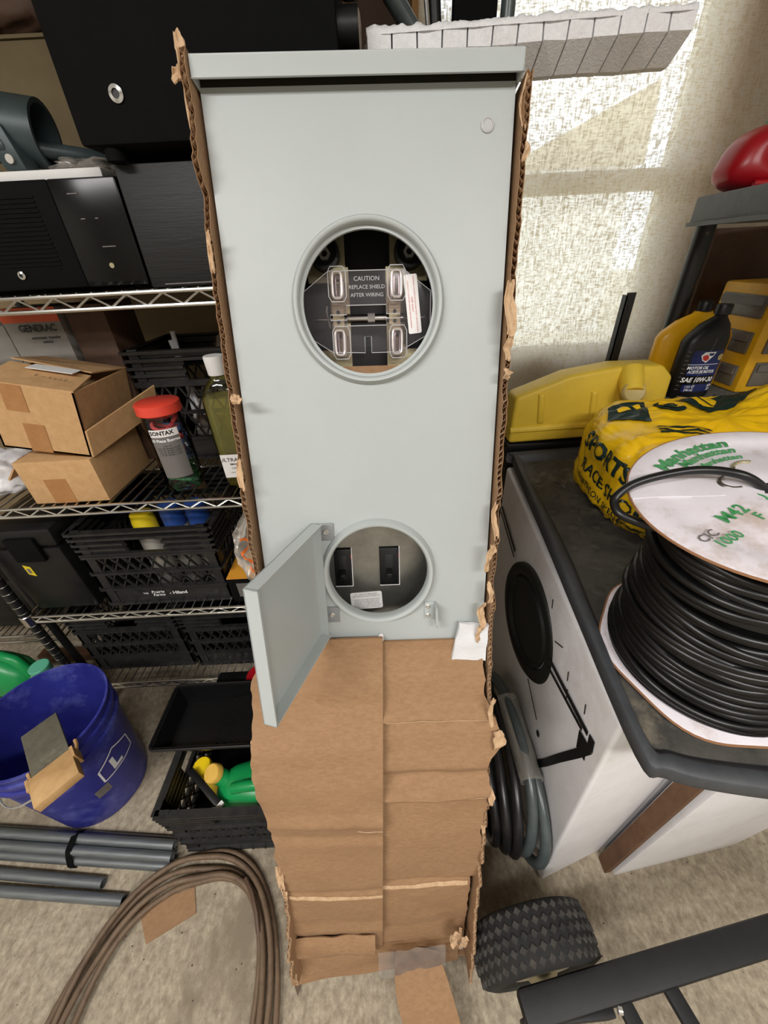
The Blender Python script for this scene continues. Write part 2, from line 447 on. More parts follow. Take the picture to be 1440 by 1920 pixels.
# ================================================================== the room
RX0, RX1, RY0, RY1, RZ = -2.3, 1.9, -2.6, 1.45, 2.45
struct(MB().box(RX0-.1, RX1+.1, RY0-.1, RY1+.1, -.1, 0), 'floor', 'concrete')
struct(MB().box(RX0-.1, RX1+.1, RY0-.1, RY1+.1, RZ, RZ+.1), 'ceiling', 'ceiling_white')
struct(MB().box(RX0-.1, RX0, RY0, RY1, 0, RZ), 'wall_left', 'drywall')
struct(MB().box(RX1, RX1+.1, RY0, RY1, 0, RZ), 'wall_right', 'drywall')
struct(MB().box(RX0-.1, RX1+.1, RY0-.1, RY0, 0, RZ), 'wall_front', 'drywall')
WX0, WX1, WZ0, WZ1 = .16, .93, .96, 2.10
wb = MB()
for b in ((RX0-.1, WX0, 0, RZ), (WX1, RX1+.1, 0, RZ), (WX0, WX1, 0, WZ0), (WX0, WX1, WZ1, RZ)):
    wb.box(b[0], b[1], RY1, RY1+.1, b[2], b[3])
struct(wb, 'wall_back', 'wall_tan')
w = MB()
for x in (WX0, WX1-.035): w.box(x, x+.035, RY1+.02, RY1+.08, WZ0, WZ1)
for z in (WZ0, WZ1-.035): w.box(WX0, WX1, RY1+.02, RY1+.08, z, z+.035)
win = struct(w, 'window_1', 'window_white')
MB().box(WX0+.03, WX1-.03, RY1+.025, RY1+.075, 1.425, 1.475).build('sash_rail', 'window_white', win)
for z0, z1 in ((WZ0+.03, 1.43), (1.47, WZ1-.03)):
    MB().box(WX0+.03, WX1-.03, RY1+.045, RY1+.05, z0, z1).build('window_pane', 'pane', win)
struct(MB().box(WX0-.03, WX0+.01, RY1-.02, RY1, WZ0-.06, RZ), 'trim_1', 'wood')
struct(MB().box(WX1-.01, WX1+.05, RY1-.02, RY1, WZ0-.06, RZ), 'trim_2', 'wood')
struct(MB().box(RX0, RX1, RY1-.015, RY1, 0, .09), 'baseboard_back', 'wood_dark')

# outside the window: lawn and the neighbouring house
struct(MB().box(-14, 18, RY1+.1, 30, -.4, -.3), 'lawn', 'grass')
h = thing('neighbour_house', 'pale house with a tan sloping roof seen through the curtain', 'house', (4.0, 9.0, -.3))
MB().box(2.7, 4.8, 9.0, 13, -.3, 2.42).build('house_wall', 'siding', h)
MB().hexa([(2.5,8.9,2.42),(4.9,8.9,2.42),(4.9,13.1,2.42),(2.5,13.1,2.42),(2.5,8.9,2.5),(4.85,8.9,3.45),(4.85,13.1,3.45),(2.5,13.1,2.5)]).build('house_roof', 'roof_tan', h)

# shop lights under the ceiling
for i, (lx, ly, lz, pw) in enumerate(LAMPS):
    t = thing('shop_light', ('long fluorescent shop light hanging over the shelving', 'long fluorescent shop light hanging behind the photographer')[i], 'light', (lx, ly, lz), group='ceiling shop lights')
    MB().hexa([(lx-.63,ly-.13,lz),(lx+.63,ly-.13,lz),(lx+.63,ly+.13,lz),(lx-.63,ly+.13,lz),(lx-.63,ly-.05,lz+.06),(lx+.63,ly-.05,lz+.06),(lx+.63,ly+.05,lz+.06),(lx-.63,ly+.05,lz+.06)]).build('reflector', 'ceiling_white', t)
    for dy in (-.06, .06): MB().cyl((lx-.6, ly+dy, lz-.014), (lx+.6, ly+dy, lz-.014), .013, 10).build('tube', 'tube_glow', t)
    for dx in (-.5, .5): MB().cyl((lx+dx, ly, lz+.06), (lx+dx, ly, RZ), .002, 6).build('chain', 'zinc', t)

# curtain over the window
cx0, cx1, cz0, cz1 = .14, 1.55, .70, 2.30
def cur(u, v):
    x = cx0 + (cx1-cx0)*u; z = cz0 + (cz1-cz0)*v
    y = 1.385 + .012*math.sin(x*23 + 1.2*math.sin(z*1.7)) * (1-.4*v) + .009*nz((x,0,z), 4.0) + .012*nz((x*2.5,0,z*.9), 3.0, 3)
    y += .018*math.exp(-((x-.62-.35*(z-1.1))/.035)**2) * max(0, 1-abs(z-1.15)/.5)
    return (x, y, z)
c = MB().surf(cur, 90, 60)
c = c.build('curtain', 'curtain_cloth', smooth=80)
tag(c, 'cream woven cloth curtain glowing with daylight, hung over the window', 'curtain')

# ================================================================== electrical panel
v_ = Vector((.023, .273, .962)).normalized()
y_ = Vector((0, .962, -.273)); y_ = (y_ - v_*y_.dot(v_)).normalized(); u_ = y_.cross(v_)
PM = Matrix((u_, y_, v_)).transposed().to_4x4(); PM.translation = Vector((-.076, .138, 0))
AC = .0395            # centre line of the panel
panel = thing('electrical_panel', 'grey metal meter panel with round glassless meter opening, leaning in an open carton', 'electrical panel', M=PM)
def pb(mb, name, mat, par=panel, **k): return mb.build(name, mat, par, local=True, **k)
A0, A1 = -.1165, .1935
def plate_holes(b0, b1, holes, t0, t1, n=72):
    mb = MB(); cuts = []; h = .0785
    for (ca, cb, r) in holes: cuts.append((cb-h*1.05, cb+h*1.05, ca, cb, r))
    cuts.sort(); cur_b = b0
    def rectp(a0, a1, c0, c1): mb.add([(a0,t0,c0),(a1,t0,c0),(a1,t0,c1),(a0,t0,c1)], [(0,1,2,3)])
    for (lo, hi, ca, cb, r) in cuts:
        rectp(A0, A1, cur_b, lo)
        hw = (hi-lo)/2
        rectp(A0, ca-hw, lo, hi); rectp(ca+hw, A1, lo, hi)
        vs = []; fs = []
        for k in range(n):
            an = 2*PI*k/n + PI/4; c_, s_ = math.cos(an), math.sin(an); q = hw/max(abs(c_), abs(s_))
            vs += [(ca+c_*r, t0, cb+s_*r), (ca+c_*q, t0, cb+s_*q), (ca+c_*r, t1, cb+s_*r)]
        for k in range(n):
            i, j = 3*k, 3*((k+1) % n); fs += [(i, i+1, j+1, j), (i, j, j+2, i+2)]
        mb.add(vs, fs); cur_b = hi
    rectp(A0, A1, cur_b, b1)
    e = .016
    mb.add([(A0,t0,b0),(A0,e,b0),(A0,e,b1),(A0,t0,b1)], [(0,1,2,3)]); mb.add([(A1,t0,b0),(A1,e,b0),(A1,e,b1),(A1,t0,b1)], [(0,1,2,3)])
    mb.add([(A0,t0,b1),(A1,t0,b1),(A1,e,b1),(A0,e,b1)], [(0,1,2,3)]); mb.add([(A0,t0,b0),(A1,t0,b0),(A1,e,b0),(A0,e,b0)], [(0,1,2,3)])
    return mb
M1, M2 = (.0405, 1.3035), (.0415, .9675)
pb(plate_holes(.07, 1.4966, [(M1[0], M1[1], .0735), (M2[0], M2[1], .0695)], 0, .004), 'front_cover', 'panel_paint', smooth=20)
bd = MB(); th = .0015; B0, B1, T0, T1 = .06, 1.505, .006, .135
bi0, bi1 = A0+.004, A1-.004
bd.box(bi0, bi0+th, T0, T1, B0, B1); bd.box(bi1-th, bi1, T0, T1, B0, B1); bd.box(bi0, bi1, T1-th, T1, B0, B1); bd.box(bi0, bi1, T0, T1, B0, B0+th); bd.box(bi0, bi1, T0, T1, B1-th, B1)
pb(bd, 'enclosure', 'panel_paint_dark')
cp = MB(); c0, c1 = A0-.0015, A1+.0025
cp.box(c0, c1, -.0155, -.0135, 1.4945, 1.5125); cp.box(c0, c1, -.0155, .13, 1.5105, 1.5125)
cp.box(c0, c0+.002, -.0155, .13, 1.4945, 1.5125); cp.box(c1-.002, c1, -.0155, .13, 1.4945, 1.5125)
tcap = pb(cp, 'top_cap', 'panel_paint', bevel=.0008)
pb(MB().box(A0+.001, A1-.001, .0005, .004, 1.4969, 1.5095), 'cap_gap_shade', 'gap_shade_olive', tcap)  # dark strip painting the shaded gap below the cap, not a real seal
def ringM(ca, cb): # lathe axis (z) -> local -t
    return Matrix(((1,0,0,ca),(0,0,-1,0),(0,1,0,cb),(0,0,0,1)))
def ring(ca, cb, ro, ri, ht):
    prof = [(ro+.002, 0), (ro+.001, ht*.35), (ro-.001, ht*.75), ((ro*.7+ri*.3), ht), ((ro*.35+ri*.65), ht*.98), (ri+.0012, ht*.8), (ri, ht*.5), (ri, -.012)]
    return MB().lathe(prof, 80, ringM(ca, cb))
def open_lathe(prof, n, M):
    mb = MB(); mb.lathe(prof + [(prof[-1][0]+.001, prof[-1][1])], n, M, closed=False); return mb
def ring_open(ca, cb, ro, ri, ht, lip):
    prof = [(ro+.002, 0), (ro+.001, ht*.35), (ro-.001, ht*.75), (ro*.7+ri*.3, ht), (ro*.35+ri*.65, ht*.98), (ri+.0012, ht*.8), (ri, ht*.5), (ri, -lip), (ri+.0012, -lip), (ri+.0012, 0)]
    return MB().lathe(prof, 80, ringM(ca, cb), closed=True)
pb(ring_open(M1[0], M1[1], .0845, .0770, .010, .004), 'meter_ring', 'panel_paint', smooth=60)
pb(ring_open(M2[0], M2[1], .0775, .0690, .011, .004), 'breaker_ring', 'panel_paint', smooth=60)
# inside the meter opening
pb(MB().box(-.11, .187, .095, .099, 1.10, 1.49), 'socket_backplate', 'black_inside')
for ca in (-.012, .092):
    lp = pb(MB().box(ca-.024, ca+.024, .070, .074, 1.342, 1.40), 'lug_plate', 'brass_dull', bevel=.001)
    lg = MB().lathe([(.006,0),(.0175,0),(.0185,.004),(.0185,.020),(.015,.021),(.013,.012),(0,.012)], 28, Matrix(((1,0,0,ca),(0,0,-1,.072),(0,1,0,1.371),(0,0,0,1))))
    lg = pb(lg, 'lug', 'black_plastic', lp)
    pb(MB().lathe([(.0075,.004),(.0075,.016),(.004,.016),(.004,.010),(0,.010)], 6, Matrix(((1,0,0,ca),(0,0,-1,.072),(0,1,0,1.371),(0,0,0,1)))), 'lug_screw', 'zinc', lg)
for ca in (-.006, .086):
    bp = pb(MB().box(ca-.022, ca+.022, .060, .064, 1.236, 1.262).box(ca-.028, ca+.028, .052, .056, 1.222, 1.240), 'load_plate', 'brass_dull', bevel=.001)
for sgn, jb in ((1, 1.330), (-1, 1.267)):
    for ja in (.004, .0745):
        j = MB()
        def loop(w, hh, t, r, dx=0):
            pts = []
            for k in range(20):
                an = 2*PI*k/20; c_, s_ = math.cos(an), math.sin(an)
                pts.append((ja+dx + w*math.copysign(abs(c_)**.45, c_), t, jb + hh*math.copysign(abs(s_)**.45, s_)))
            return pts
        j.tube(loop(.0056, .0140, .0265, .001), .0016, 8, closed=True)
        j.tube(loop(.0030, .0115, .034, .001, .0005), .0015, 8, closed=True)
        j.tube(loop(.0056, .0140, .050, .001), .0016, 8, closed=True)
        jaw = pb(j, 'meter_jaw', 'jaw_zinc')
        pb(MB().box(ja-.009, ja+.005, .046, .048, jb-sgn*.033, jb-sgn*.012).box(ja-.012, ja+.012, .058, .061, jb-.026, jb+.026), 'jaw_strap', 'brass_dull', jaw)
        pb(MB().cyl((ja-.002, .0445, jb-sgn*.026), (ja-.002, .047, jb-sgn*.026), .0022, 10), 'rivet', 'black_inside', jaw)
pb(MB().cyl((-.03,.062,1.2985), (.112,.062,1.2985), .0026, 12).cyl((-.004,.062,1.2985), (.085,.062,1.2985), .0034, 12), 'locking_rod', 'chrome')
pb(MB().cyl((.012,.060,1.2985), (.062,.060,1.2985), .0052, 16), 'rod_sleeve', 'chrome')
pb(MB().cyl((.0385,.060,1.2985), (.0475,.060,1.2985), .0064, 8), 'rod_collar', 'zinc')
pb(MB().tube([(-.012,.05,1.312),(-.013,.05,1.307),(-.012,.055,1.298),(-.010,.05,1.290),(-.009,.047,1.287)], .0013, 6), 'rod_hook', 'zinc')
# clear shield with window and notch
ST = .029
outer = [(-.0059,1.345),(.0832,1.345),(.1152,1.322),(.1147,1.2755),(.0762,1.2553),(.0425,1.2553),(.0425,1.2735),(.0345,1.2735),(.0345,1.2553),(-.006,1.2567),(-.0372,1.2763),(-.0388,1.3224)]
winp = [(.0135,1.3085),(.0615,1.3085),(.0615,1.2985),(.0780,1.2985),(.0780,1.2935),(.0615,1.2935),(.0615,1.2860),(.0135,1.2860),(.0135,1.2925),(-.006,1.2925),(-.006,1.2985),(.0135,1.2985)]
sm = MB()
def quad(a0, a1, b0, b1): sm.box(a0, a1, ST, ST+.0015, b0, b1)
quad(-.006, .0832, 1.3085, 1.345); quad(-.006,.0345,1.2567,1.2860); quad(.0425,.0832,1.2567,1.2860); quad(.0345,.0425,1.2735,1.2860)
quad(.0615,.0832,1.2985,1.3085); quad(.0615,.0832,1.2860,1.2935); quad(.078,.0832,1.2935,1.2985); quad(-.006,.0135,1.2985,1.3085); quad(-.006,.0135,1.2860,1.2925)
PMx = Matrix(((1,0,0,0),(0,0,1,ST),(0,1,0,0),(0,0,0,1)))
sm.prism([(-.006,1.345),(-.0388,1.3224),(-.0372,1.2763),(-.006,1.2567)], 0, .0015, PMx)
sm.prism([(.0832,1.345),(.1152,1.322),(.1147,1.2755),(.0832,1.2585)], 0, .0015, PMx)
shield = pb(sm, 'clear_shield', 'shield_plastic', smooth=0)
em = MB()
for poly in (outer, winp): em.tube([(a, ST, b) for a, b in poly], .00055, 5, closed=True)
for ca, cb in ((.004,1.331),(.0745,1.331),(.006,1.267),(.0755,1.267)):
    em.tube([(ca+x*.0105, ST-.001, cb+z*.0185) for x, z in ((-1,-.7),(-.7,-1),(.7,-1),(1,-.7),(1,.7),(.7,1),(-.7,1),(-1,.7))], .0006, 5, closed=True)
pb(em, 'shield_edge', 'edge_plastic', shield)
for s_, a_ in ((-1, -.0405), (1, .1170)):
    pb(MB().tube([(a_ + s_*(.004-abs(z)*.10) , ST-.004, 1.2995+z) for z in (-.052,-.035,-.022,0,.022,.035,.048)], .0014, 6), 'shield_wing', 'edge_plastic', shield)
TXT = lambda a, t, b, sc=1: Matrix(((1,0,0,a),(0,0,-1,t),(0,1,0,b),(0,0,0,1)))
for body, b_ in (('CAUTION', 1.3362), ('REPLACE SHIELD', 1.3275), ('AFTER WIRING', 1.3190)):
    text(body, .0068 if body == 'CAUTION' else .0058, TXT(.039, ST-.0006, b_), 'edge_plastic', shield, local=True)
stk = pb(MB().add(rect(.0155, .066, .002)[0], rect(.0155, .066, .002)[1]), 'warning_sticker', 'white_label', shield) if False else None
SM = TXT(.0935, ST-.001, 1.3075) @ Matrix.Rotation(.10, 4, 'Z')
mb = MB(); rv, rf = rect(.0158, .064, .002); mb.prism([(p.x, p.y) for p in rv], 0, .0004, SM)
stk = pb(mb, 'warning_sticker', 'white_label', shield)
SR = SM @ Matrix.Rotation(-PI/2, 4, 'Z'); SR = SR @ Matrix.Translation((0, 0, .0006))
text('WARNING: HAZARDOUS VOLTAGE INSIDE THIS ENCLOSURE', .0022, SR @ Matrix.Translation((0,.0032,0)), 'ink_red', stk, local=True)
text('KEEP AWAY', .0030, SR @ Matrix.Translation((0,-.0005,0)), 'ink_red', stk, local=True)
text('CONTACT A QUALIFIED PERSON BEFORE OPENING', .0022, SR @ Matrix.Translation((0,-.0040,0)), 'ink_red', stk, local=True)
cbp = pb(MB().box(-.006, .104, .040, .043, 1.16, 1.2405), 'cardboard_insert', 'cardboard', bevel=0)
# breaker compartment
rw = MB(); ca, cb = M2
def plate_two(t):
    mb = MB(); xs = [-.06, -.0265, .0012, .0430, .0740, .145]; zs = [.86, .9190, .9835, 1.06]
    for i in range(5):
        for j in range(3):
            if j == 1 and i in (1, 3): continue
            mb.box(xs[i], xs[i+1], t, t+.0012, zs[j], zs[j+1])
    return mb
dead = pb(plate_two(.052), 'dead_front', 'galv', smooth=0)
pb(MB().box(-.07,.16,.035,.0365,.868,.8695).box(-.07,.16,.0365,.052,.868,.872), 'dead_front_fold', 'galv', dead)
for i, (x0, x1) in enumerate(((-.0265, .0012), (.0430, .0740))):
    br = pb(MB().box(x0+.0006, x1-.0022, .047, .085, .9205, .9820), 'circuit_breaker', 'black_plastic', bevel=.0012)
    xc = (x0+x1)/2-.0008
    pb(MB().box(xc-.0065, xc+.0065, .0465, .05, .930, .972), 'toggle_slot', 'black_inside', br, bevel=.0008)
    pb(MB().hexa([(xc-.0045,.046,.936),(xc+.0045,.046,.936),(xc+.0045,.046,.950),(xc-.0045,.046,.950),(xc-.0042,.036,.938),(xc+.0042,.036,.938),(xc+.0042,.036,.944),(xc-.0042,.036,.944)]), 'toggle', 'black_plastic', br, bevel=.0006)
    pb(MB().box(xc-.0035, xc+.0035, .0458, .0464, .9335, .9350), 'toggle_mark', 'ink_white', br)
    pb(MB().box(x1-.0022, x1-.0014, .049, .050, .966, .972), 'red_mark', 'ink_red', br)
    pb(MB().box(x1-.0012, x1, .0505, .0518, .9190, .9835).box(x0, x1, .0505, .0518, .9178, .9190), 'edge_highlight', 'white_label', dead)  # white strips paint the light caught by the cut metal edges
LM = TXT(.0205, .0515, .8915) @ Matrix.Rotation(.055, 4, 'Z')
mb = MB(); rv, rf = rect(.050, .030, .003); mb.prism([(p.x, p.y) for p in rv], 0, .0004, LM)
lb = pb(mb, 'breaker_label', 'white_label', dead)
LR = LM @ Matrix.Translation((0, 0, .0006))
for k, body in enumerate(('ALL CIRCUIT BREAKERS', 'ARE SERVICE DISCONNECTS', '', 'HANDLE IN MID POSITION', 'INDICATES BREAKER HAS', 'TRIPPED. TO RESET MOVE', 'HANDLE TO "OFF" POSITION', 'THEN TO "ON" POSITION')):
    if body: text(body, .0034, LR @ Matrix.Translation((0, .0115-k*.0033, 0)), 'ink_grey', lb, local=True)
# hinges, hook, plastic rivet
for b_ in (1.030, .9015):
    hg = pb(MB().box(-.0410, -.0170, -.0025, -.0003, b_-.0125, b_+.0125), 'hinge', 'hinge_grey', bevel=.0004)
    pb(MB().cyl((-.0425, -.004, b_-.0115), (-.0425, -.004, b_+.0115), .0038, 14), 'hinge_knuckle', 'hinge_grey', hg)
    pb(MB().lathe([(.0042,0),(.0040,.0012),(.0028,.0022),(.0012,.0018),(0,.0018)], 16, ringM(-.0275, b_) @ Matrix.Translation((0,0,.0025))), 'hinge_screw', 'zinc', hg)
hk = pb(MB().box(.1065, .1225, -.0022, -.0003, .8895, .9175), 'latch_bracket', 'panel_paint', bevel=.0004)
pb(MB().box(.1205, .1225, -.020, -.0003, .8895, .9175).hexa([(.1225,-.020,.884),(.1245,-.020,.884),(.1245,-.012,.884),(.1225,-.012,.884),(.1215,-.020,.915),(.1228,-.020,.915),(.1228,-.010,.915),(.1215,-.010,.915)]), 'latch_tongue', 'panel_paint', hk, bevel=.0004)
for b_ in (.911, .896):
    pb(MB().lathe([(.0038,0),(.0036,.0012),(.0024,.0020),(.001,.0015),(0,.0015)], 16, ringM(.1115, b_) @ Matrix.Translation((0,0,.0022))), 'bracket_screw', 'zinc', hk)
pb(MB().lathe([(.0070,0),(.0066,.0016),(.0048,.0022),(.0046,.0014),(0,.0014)], 24, ringM(.167, 1.4625)), 'plastic_rivet', 'edge_plastic')
# door, swung open
H0, H1 = Vector((-.0450,-.008,0)), Vector((-.0905,-.150,0))
dd = (H1-H0).normalized(); nin = Vector((-dd.y, dd.x, 0)); nin = nin if nin.x > 0 else -nin
sag = lambda s: -.016*s
def dp(s, o, b): p = H0 + (H1-H0)*s + nin*o; return (p.x, p.y, b + sag(s))
db0, db1, fl = .874, 1.0455, .0165
dm = MB()
def slab(s0, s1, o0, o1, c0, c1): dm.hexa([dp(s0,o0,c0), dp(s1,o0,c0), dp(s1,o1,c0), dp(s0,o1,c0), dp(s0,o0,c1), dp(s1,o0,c1), dp(s1,o1,c1), dp(s0,o1,c1)])
slab(0, 1, 0, .0015, db0, db1)
door = pb(dm, 'cover_door', 'panel_paint')
dm = MB(); slab(.985, 1, 0, fl, db0, db1); slab(0, .012, 0, fl*.8, db0, db1); slab(0, 1, 0, fl, db0, db0+.0015); slab(0, 1, 0, fl, db1-.0015, db1)
pb(dm, 'door_flange', 'panel_paint', door)
# ================================================================== torn carton around the panel
carton = thing('torn_carton', 'tall torn brown cardboard carton holding the grey panel, front flaps folded together', 'cardboard box', M=PM)
def cb_(mb, name, mat, par=carton, **k): return mb.build(name, mat, par, local=True, **k)
def side_wall(side, a_top, a_bot, b0, b1, seed):
    # inner + outer liner and the fluting between, torn front edge
    s_ = -1 if side == 'left' else 1; out = MB(); flute = MB(); N = 190
    def A(b, t): # wall position
        k = min(1, max(0, (.86-b)/.7)); bow = .006*math.sin(b*6.0+seed)
        f = (.14-t)/.18
        return a_top + (a_bot-a_top)*k*f + s_*(bow*.4*f)
    def edge(b):
        e = -.012 + .010*nz((b*9, seed, 0)) + .012*nz((b*31, seed, 2)) + .006*nz((b*90, seed, 5))
        if b < .86: e -= .030*min(1, (.86-b)/.25)
        if b > 1.40 and side == 'left': e -= .004
        return e
    for lay, off in ((0, 0), (1, s_*.0054)):
        def fn(u, v, off=off, lay=lay):
            b = b0 + (b1-b0)*v; t = .142 + (edge(b) + (.004*nz((b*60, 3+lay, 1))) - .142)*u
            return (A(b, t)+off, t, b)
        out.sheet(fn, 5, N, .0006*s_)
    def fz(u, v):
        i = round(v*N*2); b = b0 + (b1-b0)*v; t = .142 + (edge(b)-.001-.142)*u
        return (A(b, t) + s_*(.0004 + .0046*(i % 2)), t, b)
    flute.surf(fz, 2, N*2)
    w = cb_(out, 'side_wall', 'cardboard_inner' if False else 'cardboard', smooth=60)
    cb_(flute, 'corrugation', 'cardboard_edge', w, smooth=0)
    return w, A, edge
wl, AL, EL = side_wall('left', -.1205, -.150, .05, 1.517, 1.0)
wr, AR, ER = side_wall('right', .1985, .201, .05, 1.497, 4.0)
cb_(MB().box(-.1245, .2030, .142, .146, .045, 1.50), 'back_wall', 'cardboard')
cb_(MB().box(-.148, .212, .0, .142, .045, .049), 'bottom', 'cardboard')
# curls of torn liner along the edges
def curl(a, t, b, w, h, amp, seed, par, tw=0, name='torn_curl', mat='cardboard_edge', mirror=1):
    amp *= .45; w *= .8
    def fn(u, v):
        x = (u-.5)*w*(1-.35*abs(2*v-1)) ; z = (v-.5)*h
        d = amp*math.sin(v*4.2+seed) + .25*w*nz((u*3, v*4, seed))*1.2
        return (a + mirror*(x*math.cos(tw) + d*.5), t - d - x*math.sin(tw), b + z + .15*h*nz((u*2.5, v*2, seed+4)))
    return cb_(MB().sheet(fn, 6, 12, .0012), name, mat, par, smooth=70)
for i, (a, t, b, w_, h_, am) in enumerate(((-.128,-.008,1.520,.015,.034,.010), (-.131,-.012,1.500,.022,.014,.012), (-.125,-.014,1.485,.008,.05,.006), (-.124,-.016,1.352,.009,.030,.006),
        (-.115,-.026,1.205,.022,.010,.008), (-.124,-.022,1.115,.012,.034,.008), (-.122,-.020,1.365,.007,.012,.004))):
    curl(a, t, b, w_, h_, am, i*1.7, wl, tw=.4)
for i, (a, t, b, w_, h_, am) in enumerate(((.201,-.010,1.475,.010,.040,.007), (.204,-.012,1.435,.007,.016,.005), (.196,-.022,1.292,.016,.055,.006), (.199,-.020,1.255,.012,.03,.006), (.198,-.018,1.225,.013,.012,.006),
        (.196,-.020,1.045,.012,.045,.008), (.190,-.026,.995,.014,.04,.010), (.194,-.022,.940,.011,.03,.008), (.1865,-.020,.905,.016,.036,.010))):
    curl(a, t, b, w_, h_, am, i*2.3+9, wr, tw=-.4)
# front flaps
def tb(b, top):
    # bulge of the folded front, out of the panel plane
    k = (b-.14)/(top-.14)
    pk = .66; q = (k-pk)/(1-pk) if k > pk else (pk-k)/pk
    return -.006 - .050*max(0, 1-q**1.7)
def kink(b, cs): return sum(h*max(0, 1-abs(b-c)/w) for c, h, w in cs)
def lfl(u, v):
    b = .112 + (.866-.112)*v
    aL = -.150 + .008*nz((b*7, 1, 0)) + .005*nz((b*40, 2, 0)) - .010*math.exp(-((b-.66)/.06)**2) + .004*math.exp(-((b-.5)/.03)**2)
    if b < .30: aL -= .006
    if b > .80: aL += (b-.80)*.35
    aR = .0445 - (.866-b)*.028
    a = aL + (aR-aL)*u
    t = tb(b, .866) - kink(b, ((.835,-.004,.02),(.795,.004,.02),(.70,.003,.03),(.555,.006,.02),(.515,-.005,.02),(.345,-.006,.015),(.20,.006,.03)))
    t += -.004 + .004*nz((a*8, b*6, 1)) + .002*nz((a*16, b*14, 4)) + .0012*nz((a*50, b*30, 2)) + .022*max(0, .12-u)*(1 if b < .8 else 0)
    return (a, min(t, -.012), b)
def rfl(u, v):
    b = .108 + (.855-.108)*v
    base = .199 + .010*nz((b*8, 11, 0)) + .008*nz((b*33, 12, 0)) + .003*nz((b*110, 14, 0))
    base += .020*math.exp(-((b-.705)/.035)**2) + .008*math.exp(-((b-.60)/.05)**2)
    if b < .36: base = .192 + .004*nz((b*40, 3, 0))
    aR = base; aL = .030 - (.866-b)*.022
    a = aL + (aR-aL)*u
    t = tb(b, .862) + .007 - kink(b, ((.80,.004,.03),(.743,.012,.014),(.729,-.012,.010),(.655,.004,.03),(.632,-.010,.02),(.595,.010,.012),(.345,-.008,.015))) * (1 + .3*nz((a*12, 5, b*3)))
    t += .004*nz((a*9, b*7, 7)) + .002*nz((a*18, b*13, 9)) + .0014*nz((a*45, b*35, 8))
    return (a, min(t, -.0065), b)
fl_ = cb_(MB().sheet(lfl, 22, 150, .0042), 'front_flap', 'cardboard', smooth=50)
fr_ = cb_(MB().sheet(rfl, 22, 150, .0042), 'front_flap', 'cardboard', smooth=50)
# worn pale score lines, torn scraps
def strip(fn, v0, dv, u0, u1, name, par, wav=0, th=.0007):
    def g(s, r):
        p = Vector(fn(u0+(u1-u0)*s, v0 + dv*(r-.5) + wav*math.sin(s*5)));
        return (p.x, p.y-.0010, p.z)
    return cb_(MB().sheet(g, 24, 2, th), name, 'cardboard_edge', par)
strip(lfl, .290, .010, .04, 1, 'worn_crease', fl_, .003); strip(rfl, .300, .010, .0, .97, 'worn_crease', fr_, -.003)
strip(rfl, .637, .003, .0, .98, 'worn_crease', fr_); strip(rfl, .845, .003, .1, .95, 'worn_crease', fr_, .002); strip(lfl, .56, .0025, .78, 1, 'worn_crease', fl_)
for i, (a, t, b, w_, h_) in enumerate(((-.148,-.046,.405,.020,.05), (-.146,-.042,.36,.016,.03), (-.150,-.045,.545,.012,.02), (-.155,-.045,.69,.012,.05))): curl(a, t, b, w_, h_, .006, i+20, fl_, tw=.3)
for i, (a, t, b, w_, h_) in enumerate(((.215,-.045,.700,.026,.035), (.208,-.05,.59,.014,.03), (.200,-.046,.53,.010,.05), (.201,-.05,.76,.010,.05), (.170,-.034,.185,.030,.060), (.184,-.034,.17,.022,.045))): curl(a, t, b, w_, h_, .008, i+31, fr_, tw=-.3)
# puckered lower edge, hanging bottom flap and the loose flap on the floor
def low(u, v):
    b = .112 + .062*v; a = -.160 + (.010+.160)*u
    return (a, -.020 - .010*math.sin(v*PI) - .004*nz((a*20, v*3, 1)), b + .010*nz((a*9, 4, v)) + .004*nz((a*30, 2, v*2)))
cb_(MB().sheet(low, 20, 8, .003), 'folded_lip', 'cardboard', carton, smooth=60)
def bot(u, v):
    a = -.172 + .355*u; b = .012 + .095*v
    return (a, -.004 - .012*(1-v) + .008*nz((a*8, v*2, 3)) + .02*u*(1-v), b + .010*nz((a*7, 0, 9))*(1-v) + .018*u*(1-v))
cb_(MB().sheet(bot, 24, 6, -.004), 'bottom_flap', 'cardboard', carton, smooth=60)
cb_(MB().add([(-.172,-.012,.012),(-.150,-.010,.014),(-.160,-.030,-.004),(-.172,-.012,.018),(-.150,-.010,.020),(-.160,-.030,-.001)], [(0,1,2),(3,4,5),(0,1,4,3),(1,2,5,4),(2,0,3,5)]), 'torn_scrap', 'tape_brown', carton)
lf = MB()
def loose(u, v):
    # world coordinates: from the box foot out over the floor towards the viewer
    L_ = Vector((-.020, .165, .085)).lerp(Vector((.030, .005, .012)), v); R_ = Vector((.065, .150, .105)).lerp(Vector((.120, -.01, .010)), v)
    p = L_.lerp(R_, u); p.z += .030*math.sin(v*PI)*(1-.3*u) + .004*nz((u*3, v*3, 2)); p.x += -.028*math.sin(PI*v)*(1-u)
    return p
lf.sheet(loose, 10, 14, .004).build('loose_flap', 'cardboard', carton, smooth=60)
def tp(u, v):
    a = .015 + .135*u; b = .150 - .055*v - .03*u*v
    return (a, -.030 - .012*v + .004*nz((u*6, v*5, 2)), b - .012 + .018*u*(1-v))
cb_(MB().surf(tp, 18, 8), 'clear_tape', 'tape_clear', carton, smooth=80)

